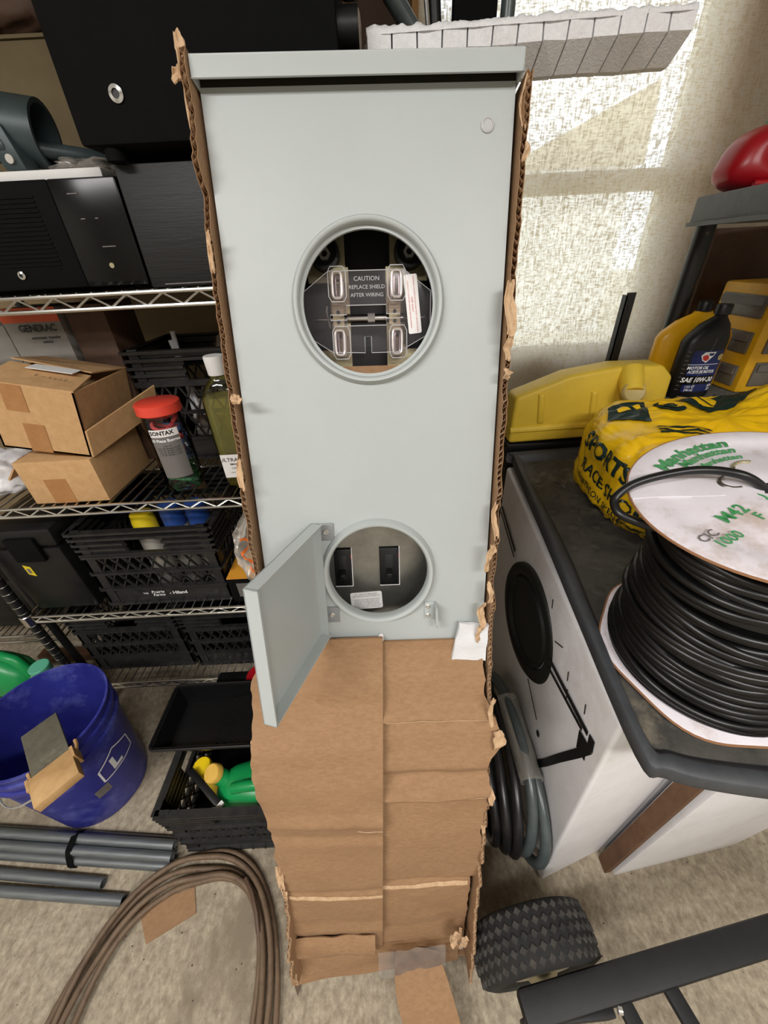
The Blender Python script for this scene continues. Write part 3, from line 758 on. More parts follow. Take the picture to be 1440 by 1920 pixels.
# white packing pad and a slip of paper tucked in the carton
pd = thing('packing_pad', 'white embossed packing pad wedged at right in the torn carton', 'packing pad', M=PM)
def padf(u, v): return (.146 + .052*u + .010*v*(1-u), -.008 - .004*nz((u*3, v*3, 1)), .825 + .062*v - .004*u)
o = MB().sheet(padf, 8, 8, -.005).build('pad_sheet', 'white_pad', pd, local=True)
curl(.186, -.016, .872, .018, .030, .006, 3.3, pd, tw=-.5, name='stuck_scrap')
sl = MB(); sl.prism([(.028,.85),(.046,.85),(.0455,.8665),(.041,.868)], -.0035, -.003, Matrix(((1,0,0,0),(0,0,1,0),(0,1,0,0),(0,0,0,1))))
sl.v = [PM @ v for v in sl.v]
tag(sl.build('paper_slip', 'white_paper'), 'tiny white paper corner peeking above the middle of the carton flaps', 'paper')
# clear torn bag with orange print stuck at the left of the carton
def bagf(u, v):
    b = .925 + .125*v; a = -.180 + .052*u
    pinch = .5 + .5*math.sin(PI*min(1, max(0.05, v*1.05)))
    a = -.130 - .052*(1-u)*pinch
    return (a + .006*nz((u*4, v*5, 1)), .030 + .03*(1-u) + .016*nz((u*4, v*4, 5)) + .006*nz((u*11, v*13, 6)), b + .008*nz((u*3, v*3, 8)))
pbag = thing('plastic_bag', 'crumpled clear plastic bag with orange print beside the carton edge', 'plastic bag', M=PM)
bo = MB().sheet(bagf, 20, 26, .0004).build('film', 'film', pbag, local=True, smooth=75)
bz = bvh_of(bo)
def orange(pts):
    mb = MB(); mb.tube(pts, .0018, 5)
    return mb
for pts in ([(.25,.62),(.45,.66),(.62,.60),(.55,.50),(.35,.40)], [(.35,.40),(.55,.36),(.7,.30),(.6,.24),(.4,.26)]):
    mb = MB()
    def rib(s, r, pts=pts):
        k = s*(len(pts)-1); i = min(int(k), len(pts)-2); f = k-i
        u = pts[i][0]*(1-f)+pts[i+1][0]*f; v = pts[i][1]*(1-f)+pts[i+1][1]*f + (r-.5)*.045
        p = Vector(bagf(u, v)); p.y -= .0012; return p
    mb.sheet(rib, 16, 2, .0002).build('orange_print', 'ink_orange', bo, local=True)
# ================================================================== wire shelving at the left
SH = [1.2675, .848, .490, .155]
KX0, KX1, KY0, KY1 = -1.03, .12, .77, 1.30
rack = thing('wire_shelving_rack', 'chrome wire shelving rack with four loaded shelves behind the panel', 'shelving rack', (KX0, KY0, 0))
wire_src = None
for si, z in enumerate(SH):
    f = MB()
    for y in (KY0, KY1):
        f.tube([(KX0, y, z-.0045), (KX1, y, z-.0045)], .0036, 8); f.tube([(KX0, y, z-.026), (KX1, y, z-.026)], .0036, 8)
    for x in (KX0, KX1):
        f.tube([(x, KY0, z-.0045), (x, KY1, z-.0045)], .0036, 8); f.tube([(x, KY0, z-.026), (x, KY1, z-.026)], .0036, 8)
    for k in (1, 2): yy = KY0 + (KY1-KY0)*k/3; f.tube([(KX0, yy, z-.006), (KX1, yy, z-.006)], .0028, 6)
    sh = f.build('shelf', 'wire_chrome', rack)
    zz = MB(); n = 36
    pts = [(KX0+.01+(KX1-KX0-.02)*k/n, KY0, z-.0065 if k % 2 else z-.0245) for k in range(n+1)]
    zz.tube(pts, .0022, 6)
    zz.build('zigzag_truss', 'wire_chrome', sh)
    cl = MB()
    for x in (KX0, KX1):
        for y in (KY0, KY1): cl.lathe([(.0165,-.03),(.0165,.004),(.0145,.006),(.0145,-.03)], 16, Matrix.Translation((x, y, z)), closed=True)
    cl.build('corner_collar', 'wire_chrome', sh)
    nw = 44
    for k in range(1, nw):
        x = KX0 + (KX1-KX0)*k/nw
        if wire_src is None:
            m = MB().tube([(0, 0, 0), (0, KY1-KY0, 0)], .0019, 6).mesh('wire'); m.materials.append(MT['wire_chrome'])
            wire_src = m
        o = bpy.data.objects.new('wire', wire_src); COL.objects.link(o); o.parent = sh
        o.location = MATS[rack.name].inverted() @ Vector((x, KY0, z-.0019))
for x in (KX0, KX1):
    for y in (KY0, KY1):
        p = MB().cyl((x, y, .0), (x, y, 1.46), .0127, 16)
        p = p.build('post', 'black_plastic' if False else 'post_black', rack)
        g = MB(); zz_ = .05
        while zz_ < 1.45: g.lathe([(.0127,-.0012),(.0133,0),(.0127,.0012),(.0122,0)], 14, Matrix.Translation((x, y, zz_)), closed=True); zz_ += .0254
        g.build('post_rings', 'chrome', p, kind='stuff')

# second rack further left, only its low shelf corner shows
r2 = thing('wire_shelving_rack', 'second wire rack at the far left, only its low shelf end showing', 'shelving rack', (-1.9, .90, 0))
f = MB(); z2 = .235
for y in (.92, 1.28): f.tube([(-2.2, y, z2), (-1.17, y, z2)], .004, 8); f.tube([(-2.2, y, z2-.028), (-1.17, y, z2-.028)], .004, 8)
f.tube([(-1.17, .92, z2), (-1.17, 1.28, z2)], .004, 8); f.tube([(-1.17, .92, z2-.028), (-1.17, 1.28, z2-.028)], .004, 8)
s2 = f.build('shelf', 'wire_chrome', r2)
for k in range(26):
    o = bpy.data.objects.new('wire', wire_src); COL.objects.link(o); o.parent = s2; o.location = Vector((-1.19-k*.026, .92, z2+.002)) - Vector((-1.9, .90, 0))
for x in (-1.17, -2.2):
    for y in (.92, 1.28): MB().cyl((x, y, 0), (x, y, .62), .0127, 14).build('post', 'post_black', r2)
bx = thing('storage_tub', 'dark storage tub on the second rack at far left', 'tub', (-1.45, 1.05, z2+.004))
MB().hexa([(-1.75,.96,z2+.004),(-1.22,.96,z2+.004),(-1.22,1.24,z2+.004),(-1.75,1.24,z2+.004),(-1.77,.94,.46),(-1.19,.94,.46),(-1.19,1.26,.46),(-1.77,1.26,.46)]).build('tub_body', 'black_plastic', bx, bevel=.01)
MB().box(-1.79, -1.18, .93, 1.27, .46, .485).build('tub_lid', 'black_plastic', bx, bevel=.006)

# ---------------------------------------------------------------- slotted black crates
def crate_wall(mb, P, U, N, W, H, style):
    P, U, N = Vector(P), Vector(U), Vector(N); Zv = Vector((0,0,1)); th = .007
    def B(u0, u1, z0, z1, d0=0, d1=th):
        c = [P+U*u+N*d for u, d in ((u0,d0),(u1,d0),(u1,d1),(u0,d1))]
        mb.hexa([q+Zv*z0 for q in c] + [q+Zv*z1 for q in c])
    def D(u0, z0, u1, z1, w=.006): mb.bar(P+U*u0+Zv*z0+N*th/2, P+U*u1+Zv*z1+N*th/2, th, w, ref=tuple(N.cross(Zv)) if False else tuple(N)) if False else mb.bar(P+U*u0+Zv*z0+N*th*.5, P+U*u1+Zv*z1+N*th*.5, w, th*.8, ref=tuple(N))
    B(0, .03, 0, H); B(W-.03, W, 0, H)
    zr = [H-.006-.018*k for k in range(5)]
    hole = (W*.36, W*.64)
    for k, z in enumerate(zr):
        e = .011-.0018*k
        if k in (2, 3):
            B(-.004, hole[0], z-.004, z+.003, -e, th); B(hole[1], W+.004, z-.004, z+.003, -e, th)
        else: B(-.004, W+.004, z-.004, z+.003, -e, th)
    B(0, W, zr[0]-.014, zr[0], .004, th); B(0, hole[0], zr[4], zr[1], .004, th); B(hole[1], W, zr[4], zr[1], .004, th)
    zb = [zr[4]-.006, (zr[4]-.006+.062)/2, .062]
    for z in zb: B(0, W, z-.004, z+.003, -.007, th)
    for z1, z0 in ((zb[0], zb[1]), (zb[1], zb[2])):
        n = 9; w_ = (W-.06)/n
        for k in range(n):
            D(.03+w_*k, z0, .03+w_*(k+1), z1, .004); D(.03+w_*(k+1), z0, .03+w_*k, z1, .004)
    B(.02, W-.02, .006, .055, .003, th); B(0, W, 0, .008, -.006, th)
    for k in range(8): B(.04+(W-.08)*k/8, .043+(W-.08)*k/8, .0, .010, -.0075, 0)
def crate(label, x0, x1, y0, y1, z0, H, group='black slotted crates'):
    t = thing('plastic_crate', label, 'crate', ((x0+x1)/2, (y0+y1)/2, z0), group=group)
    for (P, U, N, W) in (((x0,y0,z0),(1,0,0),(0,1,0),x1-x0), ((x1,y1,z0),(-1,0,0),(0,-1,0),x1-x0), ((x0,y1,z0),(0,-1,0),(1,0,0),y1-y0), ((x1,y0,z0),(0,1,0),(-1,0,0),y1-y0)):
        mb = MB(); crate_wall(mb, P, U, N, W, H, 0); mb.build('crate_wall', 'crate_black', t, smooth=0)
    MB().box(x0+.005, x1-.005, y0+.005, y1-.005, z0+.001, z0+.008).build('crate_base', 'black_plastic', t)
    return t
zs = SH[2]
cr = crate('black slotted dairy crate with white lettering on the third shelf', -.805, -.450, .800, 1.12, zs, .262)
text('Prairie\nFarms', .014, frame((-.655,.7995,zs+.034), (1,0,.03), (0,0,1)), 'ink_white', cr, bold=.01, shear=.2, lh=.8)
text('THE', .008, frame((-.69,.7995,zs+.036), (1,0,.03), (0,0,1)), 'ink_white', cr, bold=.01)
text('- Hiland', .016, frame((-.598,.7995,zs+.034), (1,0,.03), (0,0,1)), 'ink_white', cr, bold=.02)
c2 = crate('black slotted crate at the back of the second shelf, behind the red-lidded jar', -.600, -.235, .99, 1.22, SH[1], .288)
c3 = crate('black slotted crate at left on the bottom wire shelf', -1.005, -.675, .83, 1.13, SH[3], .27)
c4 = crate('black slotted crate at right on the bottom wire shelf', -.655, -.315, .825, 1.13, SH[3], .262)
# spray cans in the third-shelf crate
for i, (x, y, cap, ztop, lab) in enumerate(((-.655, .875, 'spray_yellow', .755, 'spray can with yellow cap in the lettered black crate'), (-.588, .90, 'spray_blue', .765, 'spray can with blue cap beside the yellow-capped can'), (-.520, .905, 'spray_blue', .762, 'spray can with blue cap at right in the lettered black crate'))):
    t = thing('spray_can', lab, 'spray can', (x, y, zs+.009), group='cans in the lettered crate')
    MB().lathe([(.028,zs+.009),(.031,zs+.014),(.031,ztop-.075),(.022,ztop-.060)], 24, Matrix.Translation((x,y,0))).build('can_body', 'can_silver', t)
    MB().lathe([(.029,ztop-.075),(.030,ztop-.03),(.027,ztop-.004),(.020,ztop),(0,ztop)], 24, Matrix.Translation((x,y,0))).build('can_cap', cap, t)
# things in the second-shelf crate
def crumple(name, label, cat, mat, c, size, seed, amp=.35, group=None, n=26, box=.6, flat=0):
    mb = MB(); c = Vector(c); sx, sy, sz = size
    def fn(u, v):
        th, ph = 2*PI*u, PI*(v-.5)
        q = lambda w: math.copysign(abs(w)**box, w)
        d = Vector((q(math.cos(ph))*q(math.cos(th)), q(math.cos(ph))*q(math.sin(th)), q(math.sin(ph))))
        k = 1 + amp*nz(d, 1.6, seed) + amp*.5*nz(d, 4.2, seed+1) + amp*.2*nz(d, 9, seed+2)
        p = Vector((d.x*sx*k, d.y*sy*k, d.z*sz*k)); p.z = max(p.z, -sz*.98)
        return c + p
    mb.surf(fn, n*2, n, closeu=True)
    o = mb.build(name, mat, smooth=80); tag(o, label, cat, group); return o
crumple('work_glove', 'greyish cloth bundle in the crate behind the white-capped bottle', 'cloth', 'cloth_grey', (-.355, 1.09, SH[1]+.235), (.052,.045,.075), 3)
crumple('snack_pouch', 'green and white pouch in the back crate beside the carton edge', 'pouch', 'bag_white', (-.275, 1.06, SH[1]+.280), (.045,.03,.035), 5)
crumple('green_pouch', 'small green pouch on the white pouch in the back crate', 'pouch', 'green_plastic', (-.285, 1.035, SH[1]+.318), (.022,.015,.022), 6)
crumple('rag', 'crumpled beige rag showing through the slots of the back crate', 'rag', 'cloth_grey', (-.42, 1.09, SH[1]+.085), (.10,.05,.06), 8)
for i, (x, a) in enumerate(((-.515, .12), (-.490, -.25))):
    o = MB().tube([(x, 1.06, SH[1]+.06), (x+a*.1, 1.06, SH[1]+.315-.02*i)], .006, 10).build('plastic_tube', 'bag_white'); tag(o, ('thin white tube standing in the back crate at left', 'second white tube leaning in the back crate')[i], 'tube', 'white tubes in the back crate')
crumple('black_bag', 'black plastic bag bulging under the top wire shelf beside the carton', 'bag', 'black_plastic', (-.305, 1.165, SH[1]+.340), (.08,.04,.042), 12)

# ---------------------------------------------------------------- top wire shelf: audio gear
z1 = SH[0]
amp = thing('stereo_receiver', 'black stereo receiver with glossy control strip at left on the top wire shelf', 'stereo', (-.62, .95, z1))
MB().box(-.86, -.500, .80, 1.10, z1+.006, z1+.152).build('cabinet', 'black_matte', amp, bevel=.004)
MB().box(-.500, -.393, .80, 1.10, z1+.006, z1+.152).build('control_strip', 'black_gloss', amp, bevel=.003)
g = MB()
for k in range(16): g.box(-.83, -.53, .7985, .8005, z1+.040+k*.006, z1+.0425+k*.006)
g.build('speaker_grille', 'black_matte', amp, smooth=0)
jk = MB().lathe([(.0030,.0005),(.0030,.003),(.0062,.002),(.0062,0)], 20, frame((-.605,.7995,z1+.028),(1,0,0),(0,0,1)), closed=True).build('jack_socket', 'chrome', amp)
MB().cyl((-.605,.7985,z1+.028),(-.605,.7999,z1+.028),.0031,16).build('jack_hole', 'black_inside', jk)
MB().lathe([(.003,.002),(.004,.002),(.004,0),(0,0)], 16, frame((-.445,.7995,z1+.036),(1,0,0),(0,0,1))).build('power_light', 'brass_dull', amp)
for k, (x, z, w) in enumerate(((-.475,.132,.016),(-.468,.100,.007),(-.445,.100,.005),(-.450,.062,.022))):
    MB().box(x, x+w, .7992, .8002, z1+z, z1+z+.0014).build('control_mark', 'ink_grey', amp)
for x in (-.82, -.42):
    for y in (.83, 1.07): MB().cyl((x,y,z1), (x,y,z1+.007), .012, 12).build('foot', 'black_matte', amp)
sp2 = thing('speaker_cabinet', 'black wood-grain speaker standing on the top wire shelf beside the receiver', 'speaker', (-.22, .93, z1), group='black speakers')
MB().box(-.385, -.03, .79, 1.11, z1, z1+.163).build('cabinet', 'black_vinyl', sp2, bevel=.003)
MB().box(-.360, -.05, .7880, .7902, z1+.004, z1+.006).build('front_edge', 'ink_grey', sp2)
sp1 = thing('speaker_cabinet', 'large black amplifier box stacked on top of the wood-grain speaker', 'speaker', (-.22, .90, z1+.163), group='black speakers')
for x in (-.37, -.06):
    for y in (.78, 1.06): MB().cyl((x,y,z1+.163), (x,y,z1+.180), .014, 14).build('foot', 'black_matte', sp1)
MB().box(-.405, -.028, .76, 1.12, z1+.178, z1+.62).build('cabinet', 'black_matte', sp1, bevel=.004)
jk = MB().lathe([(.0052,.0005),(.0052,.003),(.0095,.002),(.0095,0)], 22, frame((-.333,.7596,z1+.228),(1,0,0),(0,0,1)), closed=True).build('jack_socket', 'chrome', sp1)
MB().cyl((-.333,.7585,z1+.228),(-.333,.7599,z1+.228),.0054,16).build('jack_hole', 'black_inside', jk)
MB().cyl((-.028, .79, z1+.285), (.0, .79, z1+.285), .020, 20).build('knob', 'black_plastic', sp1)
MB().box(-.022, .004, .775, .81, z1+.312, z1+.40).build('side_handle', 'black_plastic', sp1, bevel=.006)
pp = MB()
tag(MB().box(-.86,-.42,.82,1.08,z1+.152,z1+.166).build('paper_stack', 'white_paper', bevel=.002), 'stack of white papers lying on the stereo receiver', 'papers')
pv = thing('pipe_clamp', 'dark teal metal pipe clamp lying on papers over the receiver', 'clamp', (-.68, .88, z1+.166))
def hol(p0, p1, r, ri, n=28):
    p0, p1 = Vector(p0), Vector(p1); z = (p1-p0).normalized(); x = z.orthogonal().normalized(); m = Matrix((x, z.cross(x), z)).transposed().to_4x4(); m.translation = p0; L = (p1-p0).length
    return MB().lathe([(ri,0),(r,0),(r,L),(ri,L),(ri*.9,L*.3)], n, m, closed=True)
hol((-.86,.84,z1+.265), (-.515,.875,z1+.215), .044, .038).build('sleeve', 'teal_metal', pv)
MB().tube([(-.86,.825,z1+.19),(-.64,.83,z1+.195),(-.555,.832,z1+.197)], .012, 10).build('side_bar', 'teal_metal', pv)
MB().hexa([(-.570,.822,z1+.166),(-.535,.822,z1+.166),(-.530,.85,z1+.166),(-.565,.85,z1+.166),(-.585,.822,z1+.222),(-.548,.822,z1+.222),(-.545,.86,z1+.222),(-.580,.86,z1+.222)]).build('bracket', 'teal_metal', pv, bevel=.005)
MB().cyl((-.553,.818,z1+.180), (-.553,.826,z1+.180), .006, 12).build('bolt', 'zinc', pv)
MB().tube([(-.53,.86,z1+.197),(-.46,.90,z1+.190),(-.43,.93,z1+.186)], .011, 10).build('tail_bar', 'teal_metal', pv)
crumple('plastic_sheet', 'crumpled clear-brown plastic sheeting on the receiver beside the speaker', 'plastic sheet', 'film', (-.465,.92,z1+.175), (.055,.07,.012), 21)
bc = thing('tan_carton', 'tall tan carton standing at the back of the top wire shelf', 'carton', (-.80, 1.1, z1))
MB().box(-1.00, -.405, 1.125, 1.27, z1-.0, z1+.40).build('carton_body', 'beige_carton', bc, bevel=.002)
MB().box(-1.00, -.405, 1.12, 1.275, z1+.40, z1+.405).build('carton_top_flap', 'beige_carton', bc)
crumple('bundle', 'dark brown cloth bundle on the tan carton at top left', 'bundle', 'brown_dark', (-.78, 1.18, z1+.475), (.2,.08,.07), 31)

# things over the panel: white foam slats on a hidden black case
bc2 = thing('equipment_case', 'black case behind the top of the panel, under the foam slats', 'case', (.08, .96, z1))
MB().box(.012, .135, .795, 1.06, z1, z1+.238).build('case_body', 'black_matte', bc2, bevel=.006)
MB().box(.011, .136, .794, 1.061, z1+.15, z1+.155).build('lid_line', 'black_plastic', bc2)
fo = thing('foam_block', 'white foam packing cut into slats, jutting out over the curtain', 'packing foam', (.23, .86, 1.508))
N = 13; x0, x1 = .010, .462; w_ = (x1-x0)/N
def foam_slat(k):
    a, b = x0+w_*k+.0011, x0+w_*(k+1)-.0011
    prof = [(.800,1.531),(.840,1.5065),(.856,1.5065),(.856,1.556),(.800,1.552)]
    mb = MB(); vs = []; fs = []
    dz = .0006*k
    for i, x in enumerate((a, b)): vs += [(x, y-.006*nz((x*30,0,z*50)), z+dz) for y, z in prof]
    fs = [tuple(range(4,-1,-1)), tuple(range(5,10))] + [(i, (i+1) % 5, 5+(i+1) % 5, 5+i) for i in range(5)]
    mb.add(vs, fs); return mb
for k in range(N): foam_slat(k).build('foam_slat', 'foam', fo, smooth=0)
# rough torn ridge along the top
def ridge(u, v):
    x = x0 + (x1-x0)*u; an = PI*v
    r = .009 + .004*nz((x*60, v*4, 1)) + .002*nz((x*160, v*7, 2))
    return (x, .803 + .010 - math.cos(an)*(.012 + .3*r), 1.548 + .0078*u + math.sin(an)*r*1.1)
MB().surf(ridge, 150, 8).build('torn_ridge', 'foam', fo, smooth=60)
fe = crumple('foam_puck', 'rounded pale foam puck at the left end of the foam slats', 'foam', 'cloth_grey', (-.003, .83, 1.547), (.007,.03,.034), 2, amp=.05, n=14)
gp = thing('grey_pipes', 'short grey plastic pipe elbow lying behind the foam slats', 'pipe', (.10, .95, 1.56))
MB().tube([(.05,.95,1.64),(.075,.96,1.615),(.105,.97,1.585),(.12,.97,1.57)], .014, 12).build('pipe', 'hose_grey', gp)
o = MB().tube([(.012,1.02,1.575),(.012,1.02,1.60),(.05,1.05,1.62),(.11,1.05,1.62)], .007, 8).build('olive_rope', 'cloth_grey'); tag(o, 'olive rope end lying behind the foam puck', 'rope')
hx = thing('pry_bar_set', 'black and chrome tool standing upright behind the foam slats', 'tool', (.14, 1.0, 1.56))
MB().tube([(.135,1.0,1.558),(.125,1.0,1.66),(.115,1.0,1.78)], .012, 12).build('handle', 'black_plastic', hx)
MB().tube([(.118,.985,1.60),(.105,.985,1.70),(.10,.985,1.78)], .004, 8).build('shaft', 'chrome', hx)
MB().box(.16,.235,1.0,1.02,1.558,1.80).build('blade', 'black_matte', hx, bevel=.004)
MB().cyl((.252,1.0,1.558),(.252,1.0,1.80),.012,14).build('tube', 'hose_grey', hx)
o = MB().box(-.02,.10,1.16,1.28,z1,1.85).build('red_brown_box', 'brown_dark', bevel=.003); tag(o, 'reddish brown wooden box behind the amplifier knob', 'box')

# ---------------------------------------------------------------- second wire shelf
z2_ = SH[1]
lb = thing('small_carton', 'lower closed tan carton with paper tape on the second shelf', 'carton', (-.725, .88, z2_), group='tan cartons on the second shelf')
MB().box(-.812, -.640, .782, .98, z2_, z2_+.106).build('carton_body', 'cardboard_tan', lb, bevel=.0015)
MB().hexa([(-.812,.80,z2_+.104),(-.812,.97,z2_+.104),(-.858,.97,z2_+.055),(-.858,.80,z2_+.055),(-.811,.80,z2_+.107),(-.811,.97,z2_+.107),(-.861,.97,z2_+.058),(-.861,.80,z2_+.058)]).build('open_flap', 'cardboard_tan', lb)
MB().box(-.765, -.715, .7812, .7822, z2_+.0, z2_+.062).build('paper_tape', 'packing_tape', lb)
UM = Matrix.Translation((-.637, .790, z2_+.108)) @ Matrix.Rotation(.195, 4, 'Y')
ub = thing('small_carton', 'upper tilted tan carton with open flaps stacked on the lower carton', 'carton', M=UM, group='tan cartons on the second shelf')
MB().box(-.178, 0, 0, .20, 0, .004).box(-.178, 0, 0, .004, 0, .142).box(-.178, 0, .196, .2, 0, .142).box(-.178, -.174, 0, .2, 0, .142).box(-.004, 0, .0, .2, .0, .142).build('carton_body', 'cardboard_tan', ub, local=True)
MB().hexa([(-.178,0,.142),(0,0,.142),(-.012,.085,.150),(-.17,.085,.158),(-.178,0,.145),(0,0,.145),(-.012,.085,.153),(-.17,.085,.161)]).build('top_flap', 'cardboard_tan', ub, local=True)
MB().hexa([(-.178,.2,.142),(0,.2,.142),(-.012,.09,.156),(-.17,.09,.164),(-.178,.2,.145),(0,.2,.145),(-.012,.09,.159),(-.17,.09,.167)]).build('top_flap', 'cardboard_tan', ub, local=True)
MB().hexa([(0,.0,0),(.004,.0,0),(.075,.17,.060),(.071,.172,.060),(0,.0,.060),(.004,.0,.060),(.075,.17,.120),(.071,.172,.120)]).build('side_flap', 'cardboard_tan', ub, local=True)
for x, z0_, z1_ in ((-.140, .088, .1425), (-.120, -.0005, .062)): MB().box(x, x+.042, -.0012, 0, z0_, z1_).build('paper_tape', 'packing_tape', ub, local=True)
MB().box(-.12, -.03, .055, .085, .1605, .1620).build('white_tape', 'white_paper', ub, local=True)
text('E  ~  x u 1 2', .012, UM @ frame((-.06, .035, .1545), (1,0,-.05), (0,1,.1)), 'ink_black', ub)
gr = thing('grey_carton', 'grey carton with orange top band standing at the back of the second shelf', 'carton', (-.79, 1.0, z2_))
MB().box(-.845, -.715, .99, 1.10, z2_, 1.234).build('carton_body', 'grey_carton', gr, bevel=.002)
MB().box(-.8455, -.7145, .9892, .9902, 1.205, 1.2345).build('orange_band', 'orange_print', gr)
text('GENERAC', .020, frame((-.772,.9888,1.192),(1,0,0),(0,0,1)), 'ink_black', gr, bold=.03, width=.95)
text('automatic transfer\nswitch', .009, frame((-.762,.9888,1.168),(1,0,0),(0,0,1)), 'ink_black', gr, bold=.02)
dk = MB().box(-.705, -.615, 1.0, 1.13, z2_, 1.235).build('dark_carton', 'brown_dark', bevel=.002); tag(dk, 'dark brown carton beside the grey carton with orange band', 'carton')
dl = MB().box(-.985, -.855, 1.0, 1.12, z2_, 1.20).build('pale_carton', 'grey_carton', bevel=.002); tag(dl, 'pale carton at the left edge behind the tilted tan carton', 'carton')
ws = MB().hexa([(-.86,.90,z2_+.27),(-.64,.90,z2_+.255),(-.63,.985,z2_+.262),(-.86,.985,z2_+.277),(-.86,.90,z2_+.275),(-.64,.90,z2_+.26),(-.63,.985,z2_+.267),(-.86,.985,z2_+.282)])
crumple('white_bag', 'crumpled white plastic bag at the left edge of the second shelf', 'bag', 'bag_white', (-.935, .87, z2_+.048), (.07,.06,.046), 41, amp=.3)
jar = thing('bungee_jar', 'clear jar of coloured bungee cords with a red lid on the second shelf', 'jar', (-.487, .85, z2_))
JC = Matrix.Translation((-.487, .85, 0))
jb = MB().lathe([(.034,z2_+.002),(.041,z2_),(.0445,z2_+.008),(.0445,z2_+.020),(.0425,z2_+.030),(.0440,z2_+.036),(.0440,z2_+.165),(.0400,z2_+.180),(.0395,z2_+.190)], 40, JC).build('jar_body', 'clear_plastic', jar, smooth=60)
MB().lathe([(.0,z2_+.206),(.044,z2_+.206),(.0465,z2_+.204),(.0470,z2_+.184),(.0450,z2_+.182),(.043,z2_+.184)], 40, JC).build('lid', 'red_lid', jar)
for i, (mat, zz0, zz1, rr, ph) in enumerate((('bungee_green', .012, .055, .030, 0), ('bungee_blue', .055, .150, .031, 1), ('bungee_red', .105, .170, .028, 2.2), ('bungee_blue', .03, .12, .016, 4), ('bungee_red', .04, .11, .018, .5))):
    pts = [(-.487+rr*math.cos(ph+k*.5)*(1+.15*math.sin(k*1.3)), .85+rr*math.sin(ph+k*.5), z2_+zz0+(zz1-zz0)*(k/40)+.008*math.sin(k*.9+i)) for k in range(41)]
    MB().tube(pts, .0045, 7).build('bungee_cord', mat, jar)
def cyl_fn(r, z0_, a0_): return lambda v: Vector((-.487 + r*math.sin(a0_ + v.x/r), .85 - r*math.cos(a0_ + v.x/r), z0_ + v.y))
def cyl_patch(w, h, r, z0_, a0_, mat, name, par):
    n = 16; vs = []; fs = []; fn = cyl_fn(r, z0_, a0_)
    for k in range(n+1):
        for y in (-h/2, h/2): vs.append(fn(Vector((-w/2+w*k/n, y, 0))))
    for k in range(n): fs.append((2*k, 2*k+2, 2*k+3, 2*k+1))
    return flat_mesh(name, mat, par, vs, fs)
la = .30
lbz = z2_+.096
jl = cyl_patch(.062, .118, .0447, lbz, la, 'label_grey', 'jar_label', jar)
cyl_patch(.062, .017, .0450, lbz+.0505, la, 'white_label', 'brand_band', jl)
text('SONTAX', .0125, Matrix(), 'ink_black', jl, fn=cyl_fn(.0453, lbz+.0505, la-.10), bold=.04)
text('10 Piece Bungee', .0095, Matrix(), 'ink_white', jl, fn=cyl_fn(.0453, lbz+.0335, la-.02), bold=.03)
text('4 Pc 10"\n2 Pc 18" Bungee cords\n2 Pc 24" Bungee cords\n1 Pc 32" Bungee cords\n1 Pc 36" Bungee cords', .0052, Matrix(), 'ink_black', jl, fn=cyl_fn(.0453, lbz+.010, la), lh=1.0)
bt = thing('oil_bottle', 'clear bottle of yellow lamp oil with white cap beside the carton', 'bottle', (-.335, .84, z2_))
def squircle(cx, cy, a, b, z, n=32, e=.7): return [(cx + a*math.copysign(abs(math.cos(2*PI*k/n))**e, math.cos(2*PI*k/n)), cy + b*math.copysign(abs(math.sin(2*PI*k/n))**e, math.sin(2*PI*k/n)), z) for k in range(n)]
def loft(mb, rings):
    n = len(rings[0]); vs = [p for r in rings for p in r]; fs = []
    for i in range(len(rings)-1):
        for k in range(n): fs.append((i*n+k, i*n+(k+1) % n, (i+1)*n+(k+1) % n, (i+1)*n+k))
    fs.append(tuple(range(n-1,-1,-1))); fs.append(tuple((len(rings)-1)*n+k for k in range(n)))
    return mb.add(vs, fs)
bx_, by_ = -.333, .84
prof = [(.040,.026,0),(.045,.030,.006),(.046,.031,.10),(.046,.031,.20),(.040,.027,.228),(.022,.020,.246),(.0155,.0155,.252),(.0150,.0150,.262)]
loft(MB(), [squircle(bx_, by_, a, b, z2_+z) for a, b, z in prof]).build('bottle_body', 'clear_plastic', bt, smooth=60)
loft(MB(), [squircle(bx_, by_, a-.002, b-.002, z2_+z+.001) for a, b, z in prof[:4]] + [squircle(bx_, by_, .0425, .0285, z2_+.214)]).build('oil', 'oil_liquid', bt, smooth=60)
MB().lathe([(.0185,z2_+.258),(.0190,z2_+.262),(.0205,z2_+.292),(.019,z2_+.295),(0,z2_+.295)], 24, Matrix.Translation((bx_,by_,0))).build('cap', 'white_paper', bt)
o = MB().box(bx_-.034, bx_+.036, by_-.0325, by_-.0318, z2_+.030, z2_+.088).build('label', 'white_label', bt)
text('ULTRA-PURE', .0125, frame((bx_+.002, by_-.0329, z2_+.075),(1,0,0),(0,0,1)), 'ink_black', o, width=1.1, bold=.01)
text('SMOKELESS', .0062, frame((bx_+.000, by_-.0329, z2_+.064),(1,0,0),(0,0,1)), 'ink_black', o, bold=.03)
text('CANDLE', .0075, frame((bx_+.000, by_-.0329, z2_+.054),(1,0,0),(0,0,1)), 'ink_black', o)
text('LAMP OIL 32 FL OZ', .0045, frame((bx_+.000, by_-.0329, z2_+.043),(1,0,0),(0,0,1)), 'ink_grey', o)

